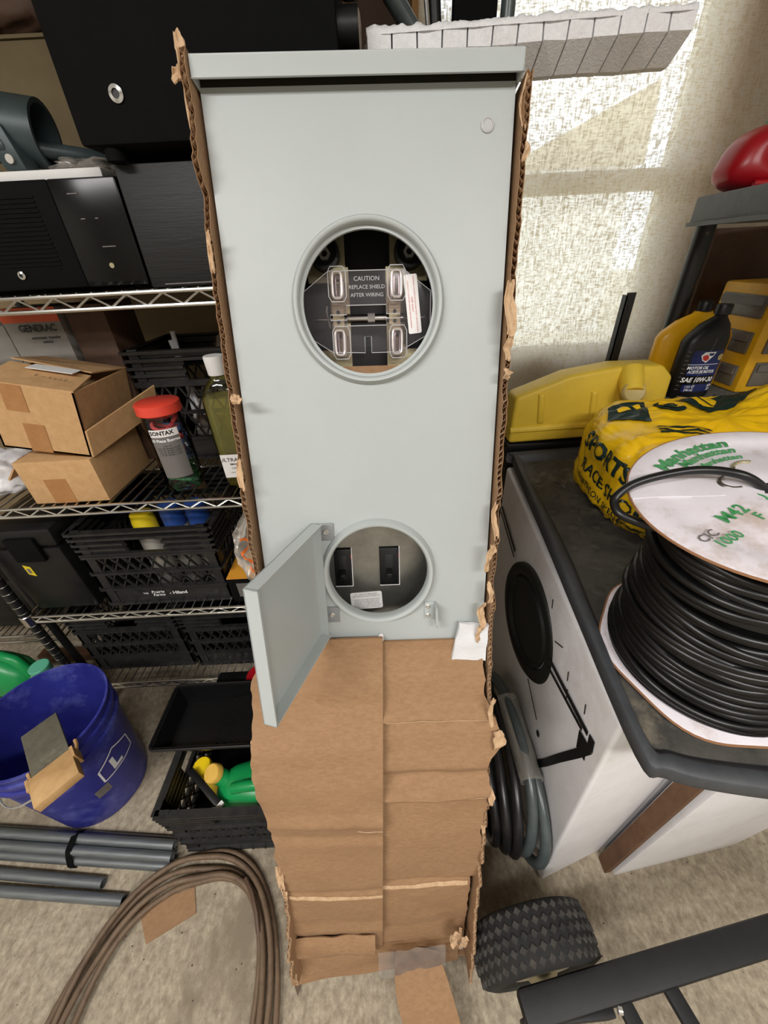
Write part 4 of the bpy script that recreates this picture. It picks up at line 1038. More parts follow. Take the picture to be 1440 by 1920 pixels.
# ---------------------------------------------------------------- third wire shelf
tc_ = thing('tool_case', 'black plastic tool case with yellow label at left on the third shelf', 'tool case', (-.91, .95, zs))
MB().hexa([(-1.012,.795,zs),(-.834,.795,zs),(-.834,1.10,zs),(-1.012,1.10,zs),(-1.012,.785,zs+.225),(-.832,.785,zs+.225),(-.832,1.10,zs+.225),(-1.012,1.10,zs+.225)]).build('case_body', 'black_plastic', tc_, bevel=.008)
MB().box(-1.012, -.828, .783, 1.105, zs+.230, zs+.285).build('case_lid', 'black_plastic', tc_, bevel=.01)
MB().box(-.95, -.875, .774, .786, zs+.19, zs+.262).build('latch', 'black_matte', tc_, bevel=.003)
o = MB().hexa([(-.957,.7875,zs+.140),(-.940,.7875,zs+.132),(-.940,.789,zs+.132),(-.957,.789,zs+.140),(-.957,.7865,zs+.172),(-.940,.7865,zs+.164),(-.940,.788,zs+.164),(-.957,.788,zs+.172)]).build('yellow_label', 'spray_yellow', tc_)
MB().box(-.9525,-.9445,.7862,.7868,zs+.144,zs+.160).build('barcode', 'ink_grey', tc_)
oc = thing('orange_carton', 'small carton with orange-yellow top on the third shelf beside the carton', 'carton', (-.42, .85, zs))
MB().box(-.442, -.335, .785, .90, zs, zs+.086).build('carton_body', 'black_matte', oc, bevel=.001)
MB().box(-.4425, -.3345, .7845, .9005, zs+.0865, zs+.0885).build('carton_top', 'orange_carton', oc)
o = MB().box(-.42, -.35, .7838, .7846, zs+.02, zs+.07).build('print_panel', 'label_grey', oc)
text('CORDLESS\nDRILL BITS', .009, frame((-.385,.7834,zs+.045),(1,0,0),(0,0,1)), 'ink_black', o) if False else None
crumple('yellow_gloves', 'yellow work gloves lying under the wire of the third shelf', 'gloves', 'spray_yellow', (-.87, .93, SH[3]+.27+.025), (.05,.04,.018), 51)
# ================================================================== things on the floor, left
bk = thing('bucket', 'blue plastic five-gallon bucket standing by the metal conduits', 'bucket', (-.895, .542, 0))
BM = Matrix.Translation((-.895, .542, 0))
bkb = MB().lathe([(.110,.0),(.118,.004),(.120,.02),(.1415,.285),(.1415,.290),(.148,.292),(.148,.302),(.1425,.304),(.1435,.330),(.150,.332),(.150,.340),(.1445,.342),(.146,.362),(.151,.366),(.151,.372),(.1455,.372),(.1385,.285),(.117,.012),(0,.010)], 64, BM).build('bucket_body', 'bucket_blue', bk, smooth=50)
bb = bvh_of(bkb)
def bdir(ang): return Vector((math.cos(ang), math.sin(ang), 0))
def bframe(ang, z): d = bdir(ang); t_ = Vector((-d.y, d.x, 0)); return frame(Vector((-.895,.542,z)) + d*.16, t_, (0,0,1))
# house-shaped outline and letter mark on the side
out = [(-.05,-.03),(.05,-.03),(.05,.02),(.0,.05),(-.05,.02)]
vs, fs = [], []
for i in range(5):
    a, b = Vector((*out[i],0)), Vector((*out[(i+1) % 5],0)); d = (b-a).normalized(); n_ = Vector((-d.y,d.x,0))*.0022
    k = len(vs); vs += [a-n_, b-n_, b+n_, a+n_]; fs.append((k,k+1,k+2,k+3))
BA = -.16
decal(vs, fs, bframe(BA, .19), bb, 'printed_outline', 'ink_white', bk, maxlen=.01)
tdecal('L', .06, bframe(BA-.06, .188), bb, 'ink_white', bk, bold=.05); 
rv, rf = rect(.034, .034); st = decal(rv, rf, bframe(-.66, .135), bb, 'sticker', 'label_grey', bk)
rv, rf = rect(.020, .020); decal(rv, rf, bframe(-.66, .135), bb, 'sticker_code', 'ink_grey', st, eps=.0012)
MB().tube([Vector((-.895,.542,.315)) + bdir(a)*.153 + Vector((0,0,-.10*math.sin((a-2.2)/PI*PI))) for a in [2.2+PI*k/16 for k in range(17)]], .0025, 6).build('bail_handle', 'zinc', bk)
# slate strip and wooden cornice piece leaning in the bucket
sl_ = thing('slate_strip', 'dark grey roofing slate strip leaning out of the bucket', 'slate', (-.84, .46, .02))
S0, S1 = Vector((-.762, .414, .395)), Vector((-.860, .509, .392))
ax = (S1-S0).normalized(); wd = Vector((.62,.62,.22)).cross(ax).cross(ax).normalized()*-1
wd = Vector((.66,.66,.1)); wd = (wd - ax*wd.dot(ax)).normalized()
nn = ax.cross(wd).normalized()
def sb(a0, a1, w0, w1, n0, n1, o=S0): return [o+ax*a+wd*w+nn*n for a, w, n in ((a0,w0,n0),(a1,w0,n0),(a1,w1,n0),(a0,w1,n0),(a0,w0,n1),(a1,w0,n1),(a1,w1,n1),(a0,w1,n1))]
MB().hexa(sb(-.002,.135,-.037,.037,-.003,.003)).build('strip', 'slate', sl_, bevel=.001)
wp = thing('wooden_moulding', 'small wooden moulding block gripping the slate strip on the bucket rim', 'wood block', (-.755, .39, .37))
MB().hexa(sb(-.078,-.004,-.042,.042,-.012,.010)).build('block', 'wood', wp, bevel=.001)
MB().hexa(sb(-.016,-.002,-.046,.046,.010,.016)).build('lip', 'wood', wp, bevel=.001)
MB().hexa(sb(-.03,.000,-.046,-.040,-.012,.022)).build('end_cheek', 'wood', wp); MB().hexa(sb(-.03,.000,.040,.046,-.012,.022)).build('end_cheek', 'wood', wp)
MB().tube([S0+wd*-.043+ax*.0+nn*.012, S0+wd*-.046+ax*.020+nn*.014, S0+wd*-.047+ax*.036+nn*.012], .004, 6).build('prong', 'wood', wp)
MB().tube([S0+wd*.043+ax*.0+nn*.012, S0+wd*.046+ax*.018+nn*.014, S0+wd*.047+ax*.032+nn*.012], .004, 6).build('prong', 'wood', wp)

# metal conduits
def pipe(name, p0, p1, r, label, grp):
    t = thing(name, label, 'pipe', (Vector(p0)+Vector(p1))/2 - Vector((0,0,r)), group=grp)
    p0, p1 = Vector(p0), Vector(p1); z = (p1-p0).normalized(); x = z.orthogonal().normalized(); m = Matrix((x, z.cross(x), z)).transposed().to_4x4(); m.translation = p0; L = (p1-p0).length
    MB().lathe([(r*.86,0),(r,0),(r,L),(r*.86,L)], 20, m, closed=True).build('pipe_wall', 'conduit', t)
    return t
r = .0118
ds = [((-.602,.330,r),(-1.32,.395,r)), ((-.598,.3545,r),(-1.33,.4205,r)), ((-.606,.379,r),(-1.34,.446,r)), ((-.592,.3422,r+.0206),(-1.31,.408,r+.0206)), ((-.596,.3667,r+.0206),(-1.31,.433,r+.0206))]
names = ('lowest conduit at the front of the strapped bundle', 'bottom middle conduit of the strapped bundle', 'rear bottom conduit of the strapped bundle', 'upper front conduit lying on the strapped bundle', 'upper rear conduit lying on the strapped bundle')
for (p0, p1), n_ in zip(ds, names): pipe('metal_conduit', p0, p1, r, 'grey metal ' + n_, 'strapped conduits on the floor')
pipe('metal_conduit', (-.757,.304,r), (-1.30,.359,r), r, 'shorter loose grey conduit just in front of the strapped bundle', 'loose conduits')
pipe('metal_conduit', (-.688,.270,r), (-1.30,.324,r), r, 'loose grey conduit nearest the cable coil', 'loose conduits')
st = MB(); sx = -.868
def strap_pt(y, z): return (sx - .012*(y-.41)*0, y, z)
pts = [(-.86,.340,.001),(-.861,.339,.014),(-.865,.352,.034),(-.868,.364,.0455),(-.872,.394,.0455),(-.876,.406,.034),(-.879,.417,.014),(-.880,.416,.001)]
for i in range(len(pts)-1):
    st.bar(pts[i], pts[i+1], .016, .0015, ref=Vector((0, pts[i+1][2]-pts[i][2], -(pts[i+1][1]-pts[i][1]))).normalized() if False else (0,0,1)) if abs(pts[i+1][2]-pts[i][2]) < .012 else st.hexa([Vector(pts[i])+Vector((-.008,0,0)), Vector(pts[i])+Vector((.008,0,0)), Vector(pts[i+1])+Vector((.008,0,0)), Vector(pts[i+1])+Vector((-.008,0,0)), Vector(pts[i])+Vector((-.008,-.0015,.001)), Vector(pts[i])+Vector((.008,-.0015,.001)), Vector(pts[i+1])+Vector((.008,-.0015,.001)), Vector(pts[i+1])+Vector((-.008,-.0015,.001))])
tag(st.build('strap', 'black_matte'), 'black strap tied around the conduit bundle', 'strap')

# green jugs
def jug(t, c, w, d, h, mat, zcap, yaw=0, z0=0, cap='cap_gold', capr=.022, lay=None):
    c = Vector(c); R = Matrix.Rotation(yaw, 4, 'Z')
    def tr(pts): return [Matrix.Translation(c) @ (R @ Vector(p)) for p in pts]
    n = 36
    prof = [(.90,.90,0),(1,1,.03),(1,1,.30),(.97,.96,.50),(1.0,.98,.62),(.92,.90,.76),(.66,.70,.86),(.40,.45,.92),(.26,.36,.95)]
    rings = []
    for a, b, k in prof:
        ring_ = squircle(0, 0, w/2*a, d/2*b, h*k, n, .75)
        off = -.0*w
        # pulled-in waist on the handle side
        ring_ = [(x + (w*.10 if k > .8 else 0)*-1*(k-.8)*4, y, z) for x, y, z in ring_]
        rings.append(tr(ring_))
    return rings
def green_jug(name, label, c, w, d, h, yaw, mat='green_plastic', capmat='cap_gold', grp=None, lab=True):
    t = thing(name, label, 'jug', c, group=grp)
    rings = jug(t, c, w, d, h, mat, h, yaw)
    b = loft(MB(), rings).build('jug_body', mat, t, smooth=60)
    top = sum((Vector(p) for p in rings[-1]), Vector())/len(rings[-1])
    R = Matrix.Rotation(yaw, 4, 'Z'); cc = Vector(c)
    MB().lathe([(.019,-.004),(.0225,-.002),(.0225,.020),(.020,.023),(0,.023)], 22, Matrix.Translation(top)).build('cap', capmat, t)
    P = lambda x, y, z: cc + R @ Vector((x, y, z))
    hp = [P(w*.02,0,h*.93), P(w*.22,0,h*.985), P(w*.40,0,h*.93), P(w*.47,0,h*.80), P(w*.47,0,h*.66), P(w*.45,0,h*.55)]
    MB().tube(hp, .014, 12, radii=[.012,.014,.015,.015,.015,.016]).build('handle', mat, t, smooth=80)
    if lab: MB().hexa([P(-w*.40,-d*.503,h*.12), P(w*.40,-d*.503,h*.12), P(w*.40,-d*.49,h*.12), P(-w*.40,-d*.49,h*.12), P(-w*.40,-d*.495,h*.52), P(w*.40,-d*.495,h*.52), P(w*.40,-d*.48,h*.52), P(-w*.40,-d*.48,h*.52)]).build('label', 'green_dark', t)
    return t
green_jug('green_jug', 'green plastic oil jug with gold cap on the floor behind the bucket', (-1.285, .80, 0), .21, .12, .30, -.15, grp='green jugs')
wj = thing('white_jug', 'whitish plastic jug with teal cap standing behind the bucket', 'jug', (-1.112, .765, 0))
loft(MB(), [squircle(-1.112, .765, a*.056, b*.05, z*1.08) for a, b, z in ((.9,.9,0),(1,1,.01),(1,1,.17),(.9,.9,.20),(.5,.6,.225),(.38,.46,.232))]).build('jug_body', 'jug_white', wj, smooth=60)
MB().lathe([(.026,.246),(.028,.248),(.028,.270),(.026,.272),(0,.272)], 24, Matrix.Translation((-1.112,.765,0))).build('cap', 'teal_cap', wj)
tag(MB().box(-1.145,-1.09,.64,.70,0,.20).build('red_brown_bottle', 'brown_dark', bevel=.01), 'dark brown container squeezed between the green jug and the teal-capped jug', 'container')
# plank under the rack
tag(MB().box(-1.4,-.2,.98,1.02,0,.04).build('wood_plank', 'wood_dark', bevel=.002), 'dark wooden strip lying on the floor under the wire rack', 'plank')

# crate on the floor with paint tray on it
fc = crate('black slotted crate on the floor holding a green jug under the paint tray', -.568, -.225, .366, .665, 0.0, .243, group='black slotted crates')
pt = thing('paint_tray', 'black plastic paint roller tray set on the floor crate', 'paint tray', (-.43, .565, .244))
def tray_pt(u, v): # inside surface
    x = -.605 + .375*u; y = .492 + .150*v
    depth = .062 if u < .36 else .062 - (u-.36)/.64*.045
    return x, y, depth
zt = .302
tm = MB()
X0, X1, Y0, Y1 = -.612, -.225, .482, .648; e = .016
xm = -.478
tm.hexa([(X0+e,Y0+e,zt-.056),(xm,Y0+e,zt-.056),(xm,Y1-e,zt-.056),(X0+e,Y1-e,zt-.056),(X0+e,Y0+e,zt-.053),(xm,Y0+e,zt-.053),(xm,Y1-e,zt-.053),(X0+e,Y1-e,zt-.053)])
tm.hexa([(xm,Y0+e,zt-.046),(X1-e,Y0+e,zt-.012),(X1-e,Y1-e,zt-.012),(xm,Y1-e,zt-.046),(xm,Y0+e,zt-.042),(X1-e,Y0+e,zt-.008),(X1-e,Y1-e,zt-.008),(xm,Y1-e,zt-.042)])
tm.box(xm-.002,xm+.001,Y0+e,Y1-e,zt-.055,zt-.042)
for (xa, xb, ya, yb, xc, xd, yc, yd) in ((X0,X1,Y0,Y0+.003,X0+e,X1-e,Y0+e,Y0+e+.003),(X0,X1,Y1-.003,Y1,X0+e,X1-e,Y1-e-.003,Y1-e),(X0,X0+.003,Y0,Y1,X0+e,X0+e+.003,Y0+e,Y1-e),(X1-.003,X1,Y0,Y1,X1-e-.003,X1-e,Y0+e,Y1-e)):
    tm.hexa([(xc,yc,zt-.056),(xd,yc,zt-.056),(xd,yd,zt-.056),(xc,yd,zt-.056),(xa,ya,zt),(xb,ya,zt),(xb,yb,zt),(xa,yb,zt)])
tb_ = tm.build('tray_body', 'tray_black', pt, smooth=30)
rm = MB(); rr = .014
def rrect(x0, x1, y0, y1, r, z, n=5):
    pts = []
    for cx, cy, a in ((x1-r,y0+r,-PI/2),(x1-r,y1-r,0),(x0+r,y1-r,PI/2),(x0+r,y0+r,PI)): pts += [(cx+r*math.cos(a+PI/2*k/n), cy+r*math.sin(a+PI/2*k/n), z) for k in range(n+1)]
    return pts
rm.tube(rrect(X0-.004,X1+.004,Y0-.004,Y1+.004,.014,zt), .0042, 8, closed=True); rm.build('rim', 'tray_black', pt)
nb = MB()
for i in range(22):
    for j in range(11):
        x = xm+.012+i*.0095; y = Y0+e+.010+j*.0112+(.0056 if i % 2 else 0); z = zt-.0415+(x-xm)*(.034/(X1-e-xm))
        nb.lathe([(.0020,-.001),(.0015,.0010),(.0008,.0018),(0,.0020)], 7, Matrix.Translation((x,y,z)))
nb.build('grip_dots', 'tray_black', pt, smooth=0, kind='stuff')
# jug, bottle, edger inside the crate
gj = thing('green_jug', 'green oil jug with gold cap lying in the floor crate', 'jug', (-.36, .43, .02), group='green jugs')
JM = Matrix.Translation((-.335, .440, .165)) @ Matrix.Rotation(-PI/2, 4, 'Y') @ Matrix.Rotation(.0, 4, 'Z')
rings = []
for a, b, k in ((.9,.9,-.09),(1,1,-.08),(1,1,.02),(.95,.92,.05),(.85,.8,.085),(.6,.6,.115),(.42,.42,.125)):
    rings.append([JM @ Vector((x, y, k)) for x, y, z in squircle(0, 0, .062*a, .062*b, 0, 32, .8)])
loft(MB(), rings).build('jug_body', 'green_plastic', gj, smooth=60)
MB().tube([JM @ Vector(p) for p in ((.050,-.020,.075),(.066,-.022,.045),(.070,-.022,.0),(.066,-.020,-.05),(.05,-.02,-.075))], .013, 12).build('handle', 'green_plastic', gj, smooth=80)
MB().tube([JM @ Vector((.02,.0,.09)), Vector((-.452,.452,.205)), Vector((-.463,.452,.222))], .020, 16).build('neck', 'green_plastic', gj, smooth=60)
MB().lathe([(.019,-.010),(.0225,-.008),(.0225,.008),(.020,.011),(0,.011)], 26, frame((-.465,.451,.228), (1,0,.35), (0,1,.35))).build('cap', 'cap_gold', gj)
tdecal('Havoline', .020, frame((-.33,.380,.19),(1,0,.0),(0,0,1)), bvh_of(gj.children[0]) if gj.children else None, 'cap_gold', gj) if False else None
yb = thing('yellow_bottle', 'yellow plastic bottle beside the green jug in the floor crate', 'bottle', (-.475, .46, .01))
loft(MB(), [squircle(-.512, .480, a*.028, b*.026, z) for a, b, z in ((.9,.9,.012),(1,1,.02),(1,1,.15),(.8,.8,.17),(.75,.75,.175))]).build('bottle_body', 'tank_yellow', yb, smooth=60)
MB().lathe([(.022,.172),(.024,.175),(.024,.205),(.020,.210),(0,.210)], 20, Matrix.Translation((-.512,.480,0))).build('cap', 'yellow_plastic', yb)
hb = thing('hand_tool', 'black-handled scraper lying diagonally in the floor crate', 'hand tool', (-.44, .42, .05))
MB().bar((-.530,.462,.225), (-.435,.388,.215), .016, .010).build('handle', 'black_plastic', hb, bevel=.002)
MB().bar((-.435,.388,.217), (-.428,.3825,.216), .018, .008).build('end_cap', 'white_paper', hb)
tag(MB().hexa([(-.470,.380,.10),(-.440,.380,.10),(-.440,.385,.10),(-.470,.385,.10),(-.462,.390,.185),(-.432,.390,.175),(-.432,.394,.175),(-.462,.394,.185)]).build('white_card', 'white_paper'), 'small white card leaning inside the floor crate', 'card')
tag(MB().lathe([(0,0),(.055,0),(.058,.004),(.055,.008),(0,.008)], 36, Matrix.Translation((-.385,.690,.243)) @ Matrix.Rotation(1.1,4,'X')).build('red_disc', 'red_plastic'), 'red plastic disc behind the paint tray', 'disc')
tag(MB().box(-.56,-.27,.690,.76,.0,.20).build('black_box', 'black_plastic', bevel=.006), 'black plastic box standing behind the floor crate', 'box')

# cardboard scrap on the floor, rusty cable coil
cs = MB(); cs.prism([(-.648,.258),(-.524,.290),(-.503,.243),(-.601,.196)], .0005, .003)
tag(cs.build('cardboard_scrap', 'cardboard'), 'flat cardboard scrap lying on the concrete inside the cable coil', 'cardboard scrap')
co = thing('cable_coil', 'coil of brown rusty cable lying on the concrete floor', 'cable coil', (-.51, .06, 0))
pts = []; NL = 5; S = 70
def coil_pt(an, L):
    k = L
    rx = .185 + .0115*k + .010*math.sin(an*1.0+k*2.1)*1.0; ry = .245 + .0125*k + .008*math.sin(an*2+k*1.3)
    c_, s_ = math.cos(an), math.sin(an)
    # strands gather at the right-hand tie
    g = math.exp(-((an % (2*PI))-.75)**2/.35)
    rx = rx*(1-.5*g) + (.205+.004*k)*.5*g; ry = ry*(1-.35*g) + (.262+.004*k)*.35*g
    x = -.510 + rx*math.copysign(abs(c_)**.92, c_); y = .048 + ry*math.copysign(abs(s_)**.92, s_) + .04*max(0, c_)*max(0, s_)
    return Vector((x, y, .0085 + .0125*(k % 2) + .006*abs(math.sin(an*3+k))))
for L in range(NL):
    MB().tube([coil_pt(2*PI*i/S, L + i/S) for i in range(S+1)], .0068, 8).build('cable_loop', 'rust_cable', co, smooth=80)
q = coil_pt(.78, 2)
MB().tube([q+Vector((-.03,.034,.018)), q+Vector((-.004,.004,.026)), q+Vector((.014,-.03,.024)), q+Vector((.024,-.060,.016))], .0055, 6).build('tie', 'tape_brown', co)

# ================================================================== hand truck at the lower right
ht = thing('hand_truck', 'black steel hand truck lying down with one knobby tyre', 'hand truck', (.35, .1, 0))
yaw = .12
TM = Matrix.Translation((.256, .150, .1225)) @ Matrix.Rotation(yaw, 4, 'Z') @ Matrix.Rotation(PI/2, 4, 'X')
ty = MB().lathe([(.060,-.036),(.075,-.042),(.100,-.046),(.113,-.042),(.119,-.030),(.1205,0),(.119,.030),(.113,.042),(.100,.046),(.075,.042),(.060,.036)], 56, TM).build('tyre', 'rubber', ht, smooth=50)
kn = MB()
for i in range(40):
    for j in range(-2, 3):
        an = 2*PI*(i + (.5 if j % 2 else 0))/40; zc = j*.0165; rr = .1195 - .0012*j*j
        Kn = TM @ Matrix.Rotation(an, 4, 'Z') @ Matrix.Translation((rr, 0, zc))
        a, b = .0085, .0082
        kn.hexa([Kn @ Vector(p) for p in ((0,-a,0),(0,0,-b),(0,a,0),(0,0,b),(.005,-a*.75,0),(.005,0,-b*.75),(.005,a*.75,0),(.005,0,b*.75))])
kn.build('tread_knobs', 'rubber_dusty', ty, smooth=0, kind='stuff')
MB().lathe([(0,-.030),(.055,-.030),(.062,-.036),(.062,.036),(.055,.040),(.030,.042),(.022,.052),(.018,.054),(0,.054)], 36, TM).build('wheel_hub', 'hub_zinc', ht)
d_ = Vector((math.cos(.145), math.sin(.145), .02)); P0 = Vector((.195, .064, .190))
MB().bar(P0, P0 + d_*.70, .050, .028).build('frame_rail', 'frame_black', ht, bevel=.008)
for k, (s_, l_) in enumerate(((.175, .34), (.265, .34))):
    p = P0 + d_*s_; n_ = Vector((.30,-.95,-.10)).normalized()
    MB().bar(p, p + n_*l_, .026, .014).build('cross_slat', 'frame_black', ht, bevel=.002)
MB().bar(P0+Vector((.0,-.012,-.02)), P0+d_*.16+Vector((0,-.030,-.02)), .012, .05).build('axle_bracket', 'frame_black', ht, bevel=.002)
MB().cyl((.258,.035,.1225),(.252,.21,.1225),.008,12).build('axle', 'zinc', ht)
MB().cyl(P0+d_*.165+Vector((0,-.028,.006)), P0+d_*.172+Vector((0,-.030,.006)), .006, 10).build('bolt', 'zinc', ht)
# small grit on the floor
gm = MB(); rnd = random.Random(3)
for k in range(170):
    x, y = rnd.uniform(-1.0, 1.0), rnd.uniform(-.02, .75)
    s_ = rnd.uniform(.0006, .0022); a = rnd.uniform(0, 6)
    gm.hexa([(x+s_*math.cos(a+q), y+s_*math.sin(a+q), 0) for q in (0,1.5,3,4.6)] + [(x+.6*s_*math.cos(a+q), y+.6*s_*math.sin(a+q), s_*.8) for q in (0,1.5,3,4.6)])
g_ = gm.build('floor_grit', 'brown_dark', smooth=0, kind='stuff'); g_['label'] = 'dark grit and specks scattered over the concrete floor'; g_['category'] = 'grit'
# ================================================================== white speaker cabinets and the tray, right
SX = .335; ztop = lambda y: .700 + .12*(y-.28)
wc = thing('speaker_box', 'white-painted speaker cabinet with a black driver and marker lines, facing left', 'speaker box', (.55, .6, 0))
MB().hexa([(SX,.268,0),(.83,.415,0),(.83,1.0,0),(SX+.03,1.0,0),(SX,.284,ztop(.284)),(.86,.43,ztop(.43)),(.86,.97,ztop(.97)),(SX+.02,.97,ztop(.97))]).build('cabinet', 'speaker_white', wc, bevel=.009, seg=3)
def fx(y): return SX + .02*(y-.28)/.7 - .0015
FM = frame((fx(.635), .635, .525), (.025, -1, 0), (0, .0, 1))      # x: towards viewer, y: up, z: out of the face (-X)
if (FM.to_3x3() @ Vector((0,0,1))).x > 0: FM = FM @ Matrix.Scale(-1, 4, (0,0,1))
MB().lathe([(.146,-.004),(.146,.004),(.140,.009),(.122,.009),(.114,.003),(.098,-.018),(.040,-.055),(.036,-.055)], 56, FM).build('driver_ring', 'cone_black', wc, smooth=60)
MB().lathe([(.112,.002),(.106,.010),(.098,.002),(.045,-.045)], 48, FM).build('cone', 'cone_black', wc, smooth=60)
MB().lathe([(.132,.0095),(.124,.0095),(.124,.0102),(.132,.0102)], 40, FM, closed=True, a0=3.6, a1=5.2).build('red_crescent', 'cone_dark_red', wc)
MB().lathe([(.046,-.050),(.040,-.034),(.020,-.028),(0,-.027)], 32, FM).build('dust_cap', 'black_gloss', wc, smooth=60)
def mark(pts, w, name='marker_line'):
    mb = MB()
    for (y0, z0), (y1, z1) in zip(pts[:-1], pts[1:]):
        mb.bar((fx(y0)-.001, y0, z0), (fx(y1)-.001, y1, z1), w, .0012, ref=(1,0,0))
    return mb.build(name, 'marker_black', wc)
mark([(.505,.560),(.330,.590)], .010); mark([(.515,.535),(.345,.575)], .007)
mark([(.318,.600),(.312,.575),(.330,.520),(.365,.420),(.395,.330),(.43,.235)], .016, 'marker_band')
mark([(.335,.570),(.325,.530)], .028, 'marker_blot')
mark([(.560,.395),(.475,.360)], .003); mark([(.79,.62),(.95,.66)], .008); mark([(.79,.60),(.95,.64)], .005); mark([(.50,.62),(.47,.64)], .002)
MB().lathe([(0,.0008),(.007,.0008),(.008,0)], 20, frame((fx(.47)-.0005,.455,.335),(0,-1,0),(0,0,1))).build('dot', 'marker_black', wc)
for y, z in ((.43,.62),(.415,.585),(.55,.69),(.36,.63),(.345,.50)): mark([(y,z),(y-.006,z-.02)], .0016, 'scuff')
w2 = thing('chamfered_board', 'white board with chamfered corner standing in front of the speaker cabinet', 'panel', (.7, .3, 0))
def lerp3(a, b, t): return tuple(a[i]+(b[i]-a[i])*t for i in range(3))
fp = [(.520,0),(.848,0),(.905,.10),(.93,.66),(.600,.66),(.582,.46)]
fy = lambda x: .270 + (x-.513)*.135
mb = MB(); n = len(fp)
vs = [(x, fy(x), z) for x, z in fp] + [(x, .264+(x-.335)*.297, z) for x, z in fp]
mb.add(vs, [tuple(range(n-1,-1,-1)), tuple(range(n,2*n))] + [(i,(i+1) % n,n+(i+1) % n,n+i) for i in range(n)])
mb.build('board', 'speaker_white', w2, bevel=.003)
tag(MB().hexa([(.500,.276,0),(.515,.277,0),(.515,.311,0),(.500,.307,0),(.580,.292,.60),(.590,.293,.60),(.590,.332,.60),(.580,.329,.60)]).build('wood_batten', 'wood_dark'), 'dark wooden batten wedged between the white cabinet and the white board', 'batten')
# tray
tz = lambda y, o=0: .720 + .12*(y-.27) + o
tr = thing('plastic_tray', 'grimy black plastic tray lying on the white speaker cabinet', 'tray', (.6, .6, ztop(.3)))
OUT = [(.352,.214),(.327,.240),(.336,.45),(.346,.62),(.361,.90),(.370,.965),(.40,.985),(.90,1.000),(.95,.95),(.96,.20),(.93,.105),(.60,.165),(.42,.195)]
cxm, cym = .64, .60
def inset(p, d): v = Vector((cxm-p[0], cym-p[1])); L = v.length; v /= L; return (p[0]+v.x*d, p[1]+v.y*d)
def smooth_loop(P, n=6):
    out = []; N = len(P)
    for i in range(N):
        p0, p1, p2, p3 = [Vector((*P[(i+k-1) % N], 0)) for k in range(4)]
        for s in range(n):
            t = s/n; out.append(.5*((2*p1)+(-p0+p2)*t+(2*p0-5*p1+4*p2-p3)*t*t+(-p0+3*p1-3*p2+p3)*t**3))
    return out
lo = smooth_loop(OUT, 5)
def off_loop(d): return [Vector((*inset((p.x,p.y), d), 0)) for p in lo]
secs = [(0.006, -.012), (0, -.004), (0.002, .014), (.005, .017), (.022, .017), (.026, .014), (.034, .003), (.040, .0)]
rings = []
for d, o in secs: rings.append([Vector((p.x, p.y, tz(p.y, o))) for p in off_loop(d)])
n = len(lo); vs = [p for r_ in rings for p in r_]; fs = []
for i in range(len(rings)-1):
    for k in range(n): fs.append((i*n+k, i*n+(k+1) % n, (i+1)*n+(k+1) % n, (i+1)*n+k))
mb = MB(); mb.add(vs, fs); mb.build('rim', 'tray_rim', tr, smooth=50)
mb = MB(); a = [Vector((p.x, p.y, tz(p.y, .001))) for p in off_loop(.037)]; b = [Vector((p.x, p.y, tz(p.y, -.004))) for p in off_loop(.037)]
mb.add(a+b, [tuple(range(n)), tuple(range(2*n-1, n-1, -1))] + [(k, (k+1) % n, n+(k+1) % n, n+k) for k in range(n)]); tf = mb.build('tray_floor', 'dirty_black', tr)
dm_ = MB()
for i in range(9):
    for j in range(12):
        x = .40 + i*.05 + (.025 if j % 2 else 0); y = .28 + j*.058
        dm_.lathe([(.013,.0008),(.009,.003),(.005,.0034),(0,.003)], 12, Matrix.Translation((x, y, tz(y, .0))))
dm_.build('floor_dimples', 'dirty_black', tf, kind='stuff', smooth=60)
tag(MB().hexa([(.452,.838,tz(.83)+.001),(.462,.828,tz(.83)+.001),(.472,.842,tz(.84)+.001),(.460,.848,tz(.84)+.001),(.456,.838,tz(.83)+.006),(.462,.832,tz(.83)+.006),(.468,.841,tz(.84)+.006),(.460,.845,tz(.84)+.006)]).build('stone_chip', 'slate'), 'small grey stone chip lying on the black tray', 'stone')

# cable reel
rl = thing('cable_reel', 'white cable reel wound with black cable standing on the tray', 'cable reel', (.50, .38, tz(.38)))
nb_ = Vector((0,-.12,1)).normalized(); nt_ = Vector((-.163,-.063,1)).normalized()
cb0, ct0 = Vector((.500,.380,tz(.38,.006))), Vector((.448,.360,1.052))
def disc_frame(c, nrm): x = Vector((1,0,0)); x = (x-nrm*x.dot(nrm)).normalized(); return frame(c, x, nrm.cross(x))
BF, TF = disc_frame(cb0, nb_), disc_frame(ct0, nt_)
RF = .146
bprof = [(.02,-.001),(RF-.004,-.001),(RF,.001),(RF,.003),(RF-.003,.0045),(.02,.0045)]
mb = MB().lathe(bprof, 72, BF, closed=True); 
for i, v in enumerate(mb.v):   # slightly dented rim
    lv = BF.inverted() @ v; r_ = math.hypot(lv.x, lv.y)
    if r_ > .13: an = math.atan2(lv.y, lv.x); mb.v[i] = BF @ Vector((lv.x*(1+.03*math.cos(6*an+.6)), lv.y*(1+.03*math.cos(6*an+.6)), lv.z))
bfl = mb.build('bottom_flange', 'reel_white', rl, smooth=40)
MB().tube([BF @ Vector((RF*(1+.03*math.cos(6*a+.6))*math.cos(a), RF*(1+.03*math.cos(6*a+.6))*math.sin(a), .002)) for a in [2*PI*k/72 for k in range(72)]], .0018, 6, closed=True).build('rusty_edge', 'reel_rust', bfl)
top = MB()
tpf = [(.012,-.002),(RF-.003,-.002),(RF,0),(RF,.002),(RF-.003,.0035),(.118,.0038),(.115,.0022),(.086,.0022),(.083,.0038),(.050,.0038),(.046,.0055),(.030,.0055),(.012,.0040)]
